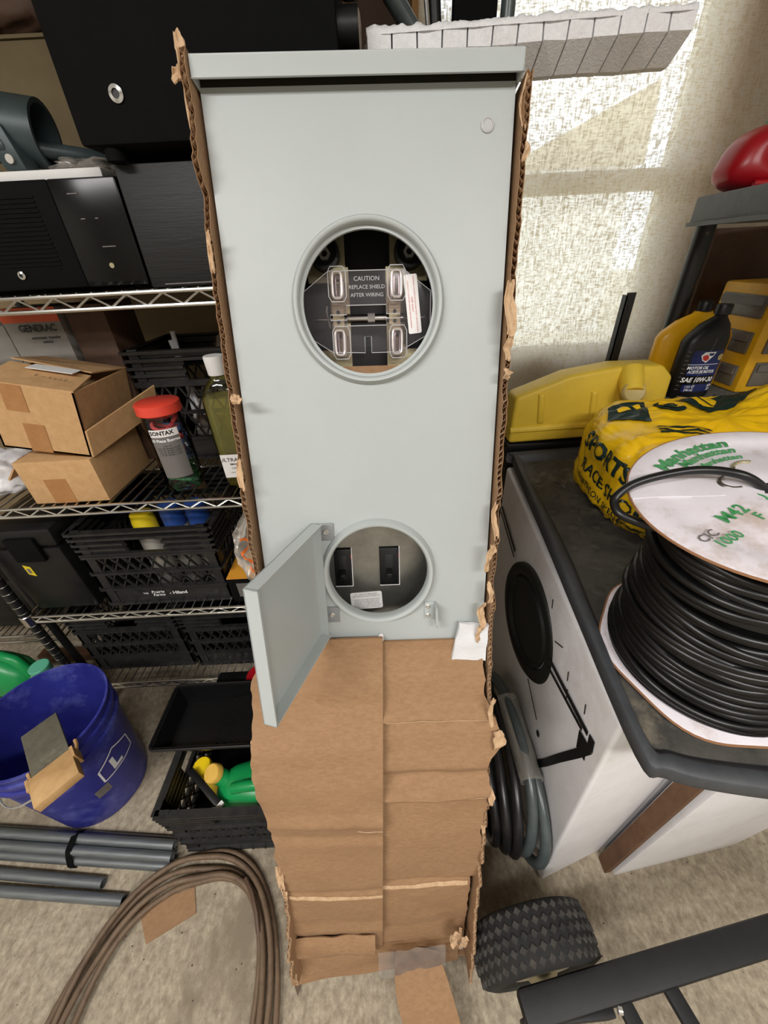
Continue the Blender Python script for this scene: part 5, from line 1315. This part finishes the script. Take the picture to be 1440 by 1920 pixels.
tfl = MB().lathe(tpf, 72, TF, closed=True).build('top_flange', 'reel_white', rl, smooth=40)
MB().tube([TF @ Vector((RF*math.cos(a), RF*math.sin(a), .001)) for a in [2*PI*k/72 for k in range(72)]], .0016, 6, closed=True).build('rusty_edge', 'reel_rust', tfl)
MB().cyl(TF @ Vector((.002,.018,.0043)), TF @ Vector((.002,.018,.0046)), .0125, 24).build('arbor_hole', 'black_inside', tfl)
for cx_, cy_, rr_, a0_, a1_, mt_ in ((-.028,.031,.012,1.7,4.9,'galv'),(.006,.050,.016,.9,2.7,'brass_dull'),(-.004,-.010,.014,3.6,5.4,'brass_dull')):
    MB().lathe([(rr_-.0025,.0040),(rr_-.0012,.0062),(rr_+.0012,.0062),(rr_+.0025,.0040)], 20, TF @ Matrix.Translation((cx_,cy_,0)), closed=True, a0=a0_, a1=a1_).build('crimp', mt_, tfl)
for k in range(1):
    a0_ = (2.9, 3.5, -.9)[k]
    MB().tube([TF @ Matrix.Rotation(a0_, 4, 'Z') @ Vector((.045+.100*s, .001*math.sin(s*7+k), .0034)) for s in [i/12 for i in range(13)]], .0009, 5).build('stiffening_crease', 'reel_white', tfl)
# core and cable turns
core = MB(); M_ = 14; ringsC = []
for i in range(2):
    F_ = (BF, TF)[i]; ringsC.append([F_ @ Vector((.055*math.cos(a), .055*math.sin(a), 0)) for a in [2*PI*k/32 for k in range(32)]])
loft(core, ringsC).build('core', 'reel_white', rl)
fill = MB(); turns = 30; ringsF = []
def fr_at(s): # point frames between the flanges
    c_ = cb0.lerp(ct0, s); nn_ = nb_.lerp(nt_, s).normalized(); return disc_frame(c_, nn_)
def wind_r(s): return .124 - .034*s**1.3 + .003*math.sin(s*19)
for i in range(11):
    s = .02 + .95*i/10; F_ = fr_at(s); ringsF.append([F_ @ Vector(((wind_r(s)-.006)*math.cos(a), (wind_r(s)-.006)*math.sin(a), 0)) for a in [2*PI*k/48 for k in range(48)]])
loft(fill, ringsF).build('inner_windings', 'cable_black', rl, smooth=60)
rng = random.Random(5)
for i in range(turns):
    s = .035 + .90*i/(turns-1); tl = rng.uniform(-.045,.045) if i % 3 else rng.uniform(-.12,.12); ph = rng.uniform(0, 6.3); jit = rng.uniform(-.002,.004)
    if i < 2 or i > turns-3: tl *= .15
    pts = []
    for k in range(64):
        a = 2*PI*k/64; s2_ = min(.955, max(.028, s + tl*.45*math.sin(a+ph))); F_ = fr_at(s2_); r_ = wind_r(s2_) + jit + .0015*math.sin(3*a+ph)
        pts.append(F_ @ Vector((r_*math.cos(a), r_*math.sin(a), 0)))
    MB().tube(pts, .0058, 8, closed=True).build('cable_turn', 'cable_black', rl, smooth=80)
# loose cable tail through the arbor and over the edge
tail = [TF @ Vector(p) for p in ((.0,.010,-.004),(-.007,.012,.004),(-.0184,.0168,.015),(-.0317,.0233,.022),(-.0505,.0352,.024),(-.0755,.0431,.024),(-.1107,.0453,.022),(-.1378,.0455,.016),(-.1570,.0409,.006),(-.1621,.0339,0),(-.1610,.0213,-.006),(-.1474,.0092,-.012),(-.125,-.004,-.018),(-.10,-.02,-.022))]
def spline(P, n=6):
    out = []
    for i in range(len(P)-1):
        p0, p1, p2, p3 = P[max(i-1,0)], P[i], P[i+1], P[min(i+2,len(P)-1)]
        for s in range(n): t = s/n; out.append(.5*((2*p1)+(-p0+p2)*t+(2*p0-5*p1+4*p2-p3)*t*t+(-p0+3*p1-3*p2+p3)*t**3))
    return out + [P[-1]]
MB().tube(spline(tail), .0052, 10).build('cable_tail', 'cable_black', rl, smooth=80)
# printing on the flange: x to the right, y away from the viewer, slanted
def arc_fn(R_, a_mid): # bend text on an arc round the hub, reading from outside
    return lambda v: Vector(((R_+v.y)*math.sin(a_mid + v.x/R_), (R_+v.y)*math.cos(a_mid + v.x/R_), .0045))
for body, R_, am, sz in (('Manhattan', .121, -.31, .0265), ('Manhattan', .101, -.21, .0185), ('Manhattan', .083, -.17, .0140)):
    text(body, sz, TF, 'ink_green', tfl, fn=arc_fn(R_-sz*.3, am), bold=.035, shear=.25)
for body, x, y, sz, rot in (('M42150', -.048, -.0140, .0215, .40), ('CIC', -.106, -.047, .0145, .42), ('FT', -.038, -.0285, .0165, .40), ('1000', -.091, -.0555, .0165, .38)):
    text(body, sz, TF @ Matrix.Translation((x, y, .0047)) @ Matrix.Rotation(rot, 4, 'Z'), 'ink_green' if body != 'CIC' else 'ink_grey', tfl, bold=.02, align='LEFT' if False else 'CENTER')

# yellow shop bag
bg = thing('shopping_bag', 'yellow plastic shop bag with green lettering slumped behind the reel', 'bag', (.70, .74, tz(.74)))
bc_ = Vector((.705, .735, .885)); bs = Vector((.235, .185, .112))
def bagp(u, v):
    th_, ph = 2*PI*u, PI*(v-.5); q = lambda w, e: math.copysign(abs(w)**e, w)
    d = Vector((q(math.cos(ph),.5)*q(math.cos(th_),.6), q(math.cos(ph),.5)*q(math.sin(th_),.6), q(math.sin(ph),.55)))
    p = bc_ + Vector((d.x*bs.x, d.y*bs.y, d.z*bs.z))
    lowk = max(0, -d.z)
    p.x -= .012*lowk*max(0,-d.x); 
    k = .010*nz(d, 2.2, 3) + .008*nz((d.x*3, d.y*6, d.z*2), 2.0, 5) + .005*abs(nz((d.x*5+d.z*3, d.y*8, d.z*2), 2.6, 9))
    p += d.normalized()*k
    # handle peak rising to the right rear
    pk = math.exp(-((p.x-.90)/.07)**2 - ((p.y-.80)/.08)**2)
    if d.z > .3: p.z += .060*pk - .035*math.exp(-((p.x-.70)/.10)**2 - ((p.y-.62)/.09)**2) + .010*math.exp(-((p.x-.55)/.06)**2 - ((p.y-.86)/.07)**2)
    p.z = max(p.z, tz(p.y, .006))
    return p
bo = MB().surf(bagp, 200, 100, closeu=True).build('bag_film', 'bag_yellow', bg, smooth=75)
bv = bvh_of(bo)
def LF(y, z): # left face: reading direction is towards the viewer (-Y), looking along +X
    return frame((.46, y, z), (0,-1,-.10), (0,-.0,1)) if True else None
FLF = lambda y, z, s=-.10: frame((.44, y, z), (0,-1,s), (.35,0,1))
for body, y, z, sz, bo_ in (('SPORTS', .715, .938, .047, .035), ('RACE SHOP', .690, .880, .037, .02), ('TRIATHLON SPECIALIST', .690, .846, .019, .01), ('ST. BOX 200 - Online', .66, .822, .017, .0), ('INDEO, INC', .690, .800, .022, .01)):
    tdecal(body, sz, FLF(y, z), bv, 'bag_green', bo, bold=bo_, width=1.05, maxlen=.004, eps=.0025)
TFR = lambda x, y, rot=0: frame((x, y, 1.08), (math.cos(rot), math.sin(rot), 0), (-math.sin(rot), math.cos(rot), 0))
def pdecal(pts, M_, mat, name='print', eps=.0022): 
    decal([Vector((x,y,0)) for x, y in pts], [tuple(range(len(pts)))], M_, bv, name, mat, bo, eps=eps, maxlen=.012)
circ = lambda r, cx=0, cy=0, n=20: [(cx+r*math.cos(2*PI*k/n), cy+r*math.sin(2*PI*k/n)) for k in range(n)]
T1 = TFR(.545, .800, -.15)
pdecal([(-.030,.035),(.045,.045),(.020,-.060),(-.045,-.015)], T1, 'bag_green'); pdecal(circ(.013,-.008,.008), T1, 'bag_yellow', eps=.0030); pdecal([(.010,.02),(.03,.035),(.028,.0)], T1, 'bag_yellow', eps=.0030)
T2 = TFR(.630, .800, -.1)
pdecal(circ(.030), T2, 'bag_green'); pdecal(circ(.024,.006,.008), T2, 'bag_yellow', eps=.0030); pdecal(circ(.013,-.002,-.004), T2, 'bag_green', eps=.0038); pdecal(circ(.011,.003,.001), T2, 'bag_yellow', eps=.0030)
T3 = TFR(.715, .815, 0)
pdecal([(-.040,.035),(.13,.055),(.16,.050),(.04,-.035),(-.020,-.045)], T3, 'bag_green'); pdecal([(-.010,.034),(.030,.030),(.028,.0),(.0,-.030),(-.012,-.015)], T3, 'bag_yellow', eps=.0030); pdecal([(.0,.030),(.004,.030),(.006,-.025),(.002,-.025)], T3, 'bag_green', eps=.0038)
T4 = TFR(.60, .70, -.3)
for k in range(3): pdecal([(-.05,-.012*k),(.05,.012-.012*k),(.05,.007-.012*k),(-.05,-.007-.012*k)], T4, 'bag_green')

# yellow tank
tk = thing('fuel_tank', 'dusty yellow plastic tank with round cap lying behind the tray', 'tank', (.58, 1.05, .83))
def tank_ring(z, grow, y0, y1, xl, xr): return [(xl-grow, y0-grow*.5, z), (xr+grow, y0-grow*.5, z), (xr+grow, y1+grow*.5, z), (xl-grow, y1+grow*.5, z)]
tb2 = MB(); TZ = .838
pr_ = [(.362,TZ),(.76,TZ+.010),(.775,TZ+.045),(.768,TZ+.165),(.735,TZ+.195),(.62,TZ+.197),(.50,TZ+.180),(.365,TZ+.130)]
vs = [(x, 1.0, z) for x, z in pr_] + [(x, 1.075, z) for x, z in pr_]; n = len(pr_)
tb2.add(vs, [tuple(range(n-1,-1,-1)), tuple(range(n,2*n))] + [(i,(i+1) % n,n+(i+1) % n,n+i) for i in range(n)])
tbo = tb2.build('tank_body', 'tank_yellow', tk, bevel=.010, seg=3)
MB().hexa([(.36,.992,TZ+.035),(.770,.992,TZ+.045),(.770,1.0,TZ+.045),(.36,1.0,TZ+.035),(.36,.994,TZ+.045),(.770,.994,TZ+.055),(.770,1.0,TZ+.060),(.36,1.0,TZ+.050)]).build('seam_ridge', 'tank_yellow', tk, bevel=.002)
for x in (.435, .575): MB().hexa([(x,.993,TZ+.060),(x+.012,.993,TZ+.060),(x+.016,1.0,TZ+.055),(x-.004,1.0,TZ+.055),(x-.01,.993,TZ+.135),(x+.002,.993,TZ+.135),(x+.006,1.0,TZ+.14),(x-.014,1.0,TZ+.14)]).build('moulded_rib', 'tank_yellow', tk, bevel=.003)
MB().cyl((.655,1.01,TZ+.185),(.648,.965,TZ+.140),.030,24,.026).build('neck', 'tank_yellow', tk)
MB().lathe([(.0275,0),(.0275,.012),(.025,.015),(.022,.0135),(0,.0135)], 28, frame((.648,.966,TZ+.141),(1,0,-.1),(0,-.70,.72)) if False else (lambda n_: disc_frame(Vector((.648,.966,TZ+.141)), n_))(Vector((-.12,-.72,-.55)).normalized() if False else Vector((-.08,-.85,.45)).normalized())).build('cap', 'tank_cap', tk)
tt = thing('storage_tote', 'black storage tote behind the white cabinet under the yellow tank', 'tote', (.56, 1.10, 0))
MB().hexa([(.40,1.03,0),(.70,1.03,0),(.70,1.26,0),(.40,1.26,0),(.37,1.012,TZ-.03),(.74,1.012,TZ-.03),(.74,1.29,TZ-.03),(.37,1.29,TZ-.03)]).build('tote_body', 'black_plastic', tt, bevel=.01)
MB().box(.36,.75,1.0,1.30,TZ-.03,TZ-.002).build('tote_lid', 'black_plastic', tt, bevel=.004)
sk = thing('slotted_angle', 'black slotted steel strip standing in front of the curtain', 'metal strip', (.685, 1.15, TZ))
MB().box(.675,.699,1.148,1.151,TZ,1.186).box(.675,.678,1.148,1.17,TZ,1.180).build('strip', 'post_black', sk)
sm_ = MB()
for k in range(9): sm_.box(.685,.689,1.1472,1.1478,.90+k*.030,.915+k*.030)
sm_.build('slots', 'black_inside', sk)

# grey-topped rack at the right with oil bottles
kr = thing('utility_rack', 'utility rack with grey plastic shelf and black posts at the right', 'rack', (1.1, 1.2, 0))
MB().hexa([(.737,1.085,1.323),(.640,.50,1.323),(1.20,.50,1.323),(1.20,1.20,1.323),(.737,1.085,1.374),(.640,.50,1.374),(1.20,.50,1.374),(1.20,1.20,1.374)]).build('top_shelf', 'shelf_grey', kr, bevel=.004)
MB().bar((.734,1.085,1.3245),(.637,.50,1.3245),.006,.008).build('shelf_lip', 'shelf_grey', kr)
MB().box(.795,1.60,1.005,1.36,.895,.935).build('lower_shelf', 'shelf_grey', kr, bevel=.004)
for x, y in ((.838,1.165),(1.17,1.165),(1.17,.56),(1.55,1.325)): MB().cyl((x,y,0),(x,y,1.326),.0215,20).build('post', 'post_black', kr)
MB().lathe([(.004,.001),(.002,.003),(0,.003)], 10, frame((.830,1.1445,1.308),(1,0,0),(0,0,1))).build('post_clip', 'ink_grey', kr)
zo = .935
def flat_bottle(name, label, cat, c, hw, hd, hh, neck_dx, bodym, capm, group, sh=.62):
    t = thing(name, label, cat, (c[0], c[1], zo), group=group); cx, cy = c; rings = []
    for a, b, z, dx in ((.92,.9,0,0),(1,1,.008,0),(1,1,hh*sh,0),(.93,.95,hh*(sh+.06),neck_dx*.15),(.62,.75,hh*.80,neck_dx*.55),(.26,.40,hh*.875,neck_dx*.95),(.22,.36,hh*.90,neck_dx)):
        rings.append(squircle(cx+dx, cy, hw*a, hd*b, zo+z, 36, .72))
    b = loft(MB(), rings).build('bottle_body', bodym, t, smooth=55)
    cc = Matrix.Translation((cx+neck_dx, cy, 0))
    MB().lathe([(.0155,zo+hh*.895),(.0175,zo+hh*.90),(.0175,zo+hh*.985),(.016,zo+hh),(0,zo+hh)], 22, cc).build('cap', capm, t)
    return t, b
t, b = flat_bottle('oil_bottle', 'tall yellow oil jug with black cap behind the black bottle', 'bottle', (.868, 1.112), .100, .030, .226, .002, 'oil_yellow', 'black_plastic', 'oil bottles on the rack')
t, b = flat_bottle('oil_bottle', 'black motor oil bottle with blue label in front of the yellow jug', 'bottle', (.852, 1.048), .054, .030, .226, .018, 'black_plastic', 'black_plastic', 'oil bottles on the rack')
OB = bvh_of(b)
OF = lambda x, z, sh=0: frame((.852+(x-.908)*.93, .99, zo+z*.92), (1,0,0), (0,0,1))
rv, rf = rect(.086, .104, .004); lab = decal(rv, rf, OF(.916,.078), OB, 'blue_label', 'oil_blue', t, maxlen=.012)
def od(pts, x, z, mat, eps, name='emblem'): decal([Vector((a,b_,0)) for a, b_ in pts], [tuple(range(len(pts)))], OF(x, z), OB, name, mat, lab, eps=eps, maxlen=.012)
od([(-.018,.004),(-.010,.012),(.018,.012),(.014,.002),(.010,-.002),(.0,-.014),(-.012,-.008)], .908, .118, 'ink_white', .0014)
od([(-.014,.003),(-.002,.006),(.004,-.004),(-.002,-.010),(-.011,-.006)], .908, .118, 'ink_red', .0020); od([(.0,.009),(.014,.009),(.011,.003),(.002,.003)], .908, .118, 'oil_blue', .0020)
od([(math.cos(k*PI/8)*.008, math.sin(k*PI/8)*.008) for k in range(16)], .946, .116, 'tank_cap', .0014, 'round_seal')
od([(-.040,-.0006),(.036,-.0006),(.036,.0006),(-.040,.0006)], .908, .098, 'ink_white', .0014, 'rule')
od([(-.041,-.011),(.030,-.011),(.036,-.004),(.036,.011),(-.041,.011)], .908, .055, 'black_gloss', .0013, 'grade_panel')
for body, x, z, sz, bo_ in (('MOTOR OIL', .893, .089, .0105, .03), ('ACEITE DE MOTOR', .905, .078, .0105, .03), ('SAE 10W-30', .903, .0555, .0165, .03), ('1 U.S. QT\n(946 mL)', .888, .032, .0085, .02), ('API\nSP', .943, .033, .009, .03)):
    tdecal(body, sz, OF(x, z), OB, 'ink_white', lab, bold=bo_, shear=.2, eps=.0020, width=.9 if len(body) < 14 else .72, maxlen=.012)
for k in range(10): od([(-.003,-.0006),(.003,-.0006),(.003,.0006),(-.003,.0006)], .860, .028+k*.0115, 'ink_grey', .0008, 'level_mark')
og = thing('parts_organizer', 'yellow parts organizer with grey windows at the right edge on the rack', 'organizer', (1.15, 1.13, zo))
MB().box(.990,1.31,1.045,1.225,zo,zo+.262).build('organizer_body', 'organizer_yellow', og, bevel=.008)
for k in range(3):
    dr = MB().box(.984, .993, 1.062, 1.208, zo+.016+k*.084, zo+.068+k*.084).build('drawer_window', 'window_grey', og, bevel=.002)
    MB().box(.978, .985, 1.066, 1.204, zo+.046+k*.084, zo+.064+k*.084).build('drawer_lip', 'drawer_clear', dr)
    for j in range(2):
        x0_, z0_ = 1.015+j*.145, zo+.018+k*.084
        dr = MB().box(x0_, x0_+.13, 1.040, 1.048, z0_, z0_+.062).build('drawer_window', 'window_grey', og, bevel=.002)
        MB().box(x0_+.004, x0_+.126, 1.034, 1.041, z0_+.040, z0_+.058).build('drawer_lip', 'drawer_clear', dr)
tag(MB().box(.99,1.50,1.325,1.345,zo,1.318).build('brown_board', 'brown_dark', bevel=.001), 'dark brown board standing at the back of the rack', 'board')
gb = thing('grey_bracket', 'grey plastic bars lying on the lower rack shelf under the bottles', 'bracket', (.82, 1.07, .91))
MB().bar((.800,.999,.944),(.86,.985,.936),.025,.010).build('bar', 'shelf_grey', gb, bevel=.002); MB().bar((.90,.999,.944),(.96,.988,.936),.020,.010).build('bar', 'shelf_grey', gb, bevel=.002)
# red gas can on the top shelf
rc = thing('red_gas_can', 'red plastic fuel can with a hollow side on the grey rack shelf', 'fuel can', (.86, 1.17, 1.376))
def redf(u, v):
    th_, ph = 2*PI*u, PI*(v-.5); q = lambda w, e: math.copysign(abs(w)**e, w)
    d = Vector((q(math.cos(ph),.7)*q(math.cos(th_),.8), q(math.cos(ph),.7)*q(math.sin(th_),.7), q(math.sin(ph),.75)))
    p = Vector((.852 + d.x*.110, 1.04 + d.y*.065, 1.430 + d.z*.056))
    p.x += .030*d.z*(.6 if d.x < 0 else .2)
    p.z += .012*max(0, d.x)*(1 if d.z < 0 else .5)
    dent = math.exp(-((p.x-.835)/.040)**2 - ((p.z-1.432)/.024)**2)
    if d.y < 0: p.y += .035*dent
    return p
MB().surf(redf, 64, 32, closeu=True).build('can_body', 'red_plastic', rc, smooth=75)
MB().tube([(.775,.985,1.384),(.83,.976,1.383),(.88,.978,1.392),(.92,.985,1.410)], .006, 8).build('moulded_rim', 'red_plastic', rc, smooth=80)
crumple('green_spout', 'pale green plastic spout standing behind the red fuel can', 'spout', 'leaf_green', (.905, 1.115, 1.500), (.045,.02,.022), 61, amp=.12, n=14)
MB()
tag(MB().cyl((.93,1.135,1.374),(.92,1.135,1.50),.018,16).build('green_bottle', 'leaf_green'), 'pale green bottle under the green spout on the grey shelf', 'bottle')

# grey and black hose bundle between carton and cabinet
hs = thing('hose_bundle', 'coiled grey and black hoses taped together, standing against the white cabinet', 'hose', (.27, .45, 0))
def hose_loop(x0, x1, yc, zc, ry, rz, r_, mat, ph=0, lean=.0):
    pts = []
    for k in range(48):
        a = 2*PI*k/48; y = yc + ry*math.sin(a); z = max(r_, zc - rz*math.cos(a))
        f = (z)/(zc+rz); pts.append((x0 + (x1-x0)*f + .006*math.sin(2*a+ph), y, z))
    return MB().tube(pts, r_, 10, closed=True).build('hose_loop', mat, hs, smooth=80)
for i, (xa, xb, yc, zc, ry, rz, r_, m_) in enumerate(((.306,.318,.490,.150,.222,.137,.0120,'hose_grey'), (.285,.300,.500,.155,.210,.150,.0120,'hose_grey'), (.262,.276,.490,.140,.200,.128,.0120,'hose_black'), (.240,.252,.500,.135,.200,.124,.0115,'hose_black'), (.216,.228,.510,.130,.195,.119,.0115,'hose_black'))): hose_loop(xa, xb, yc, zc, ry, rz, r_, m_, i)
def tapef(u, v):
    a = 2*PI*u; L = .20*(v-.5)
    c_ = Vector((.306, .475, .286)); d = Vector((0,1,.03)).normalized(); n1 = Vector((1,0,0)); n2 = d.cross(n1)
    return c_ + d*L + n1*math.cos(a)*(.026+.003*nz((u*8,v*5,1))) + n2*math.sin(a)*(.021+.003*nz((u*9,v*4,2)))
MB().surf(tapef, 28, 14, closeu=True).build('tape_wrap', 'film', hs, smooth=80)
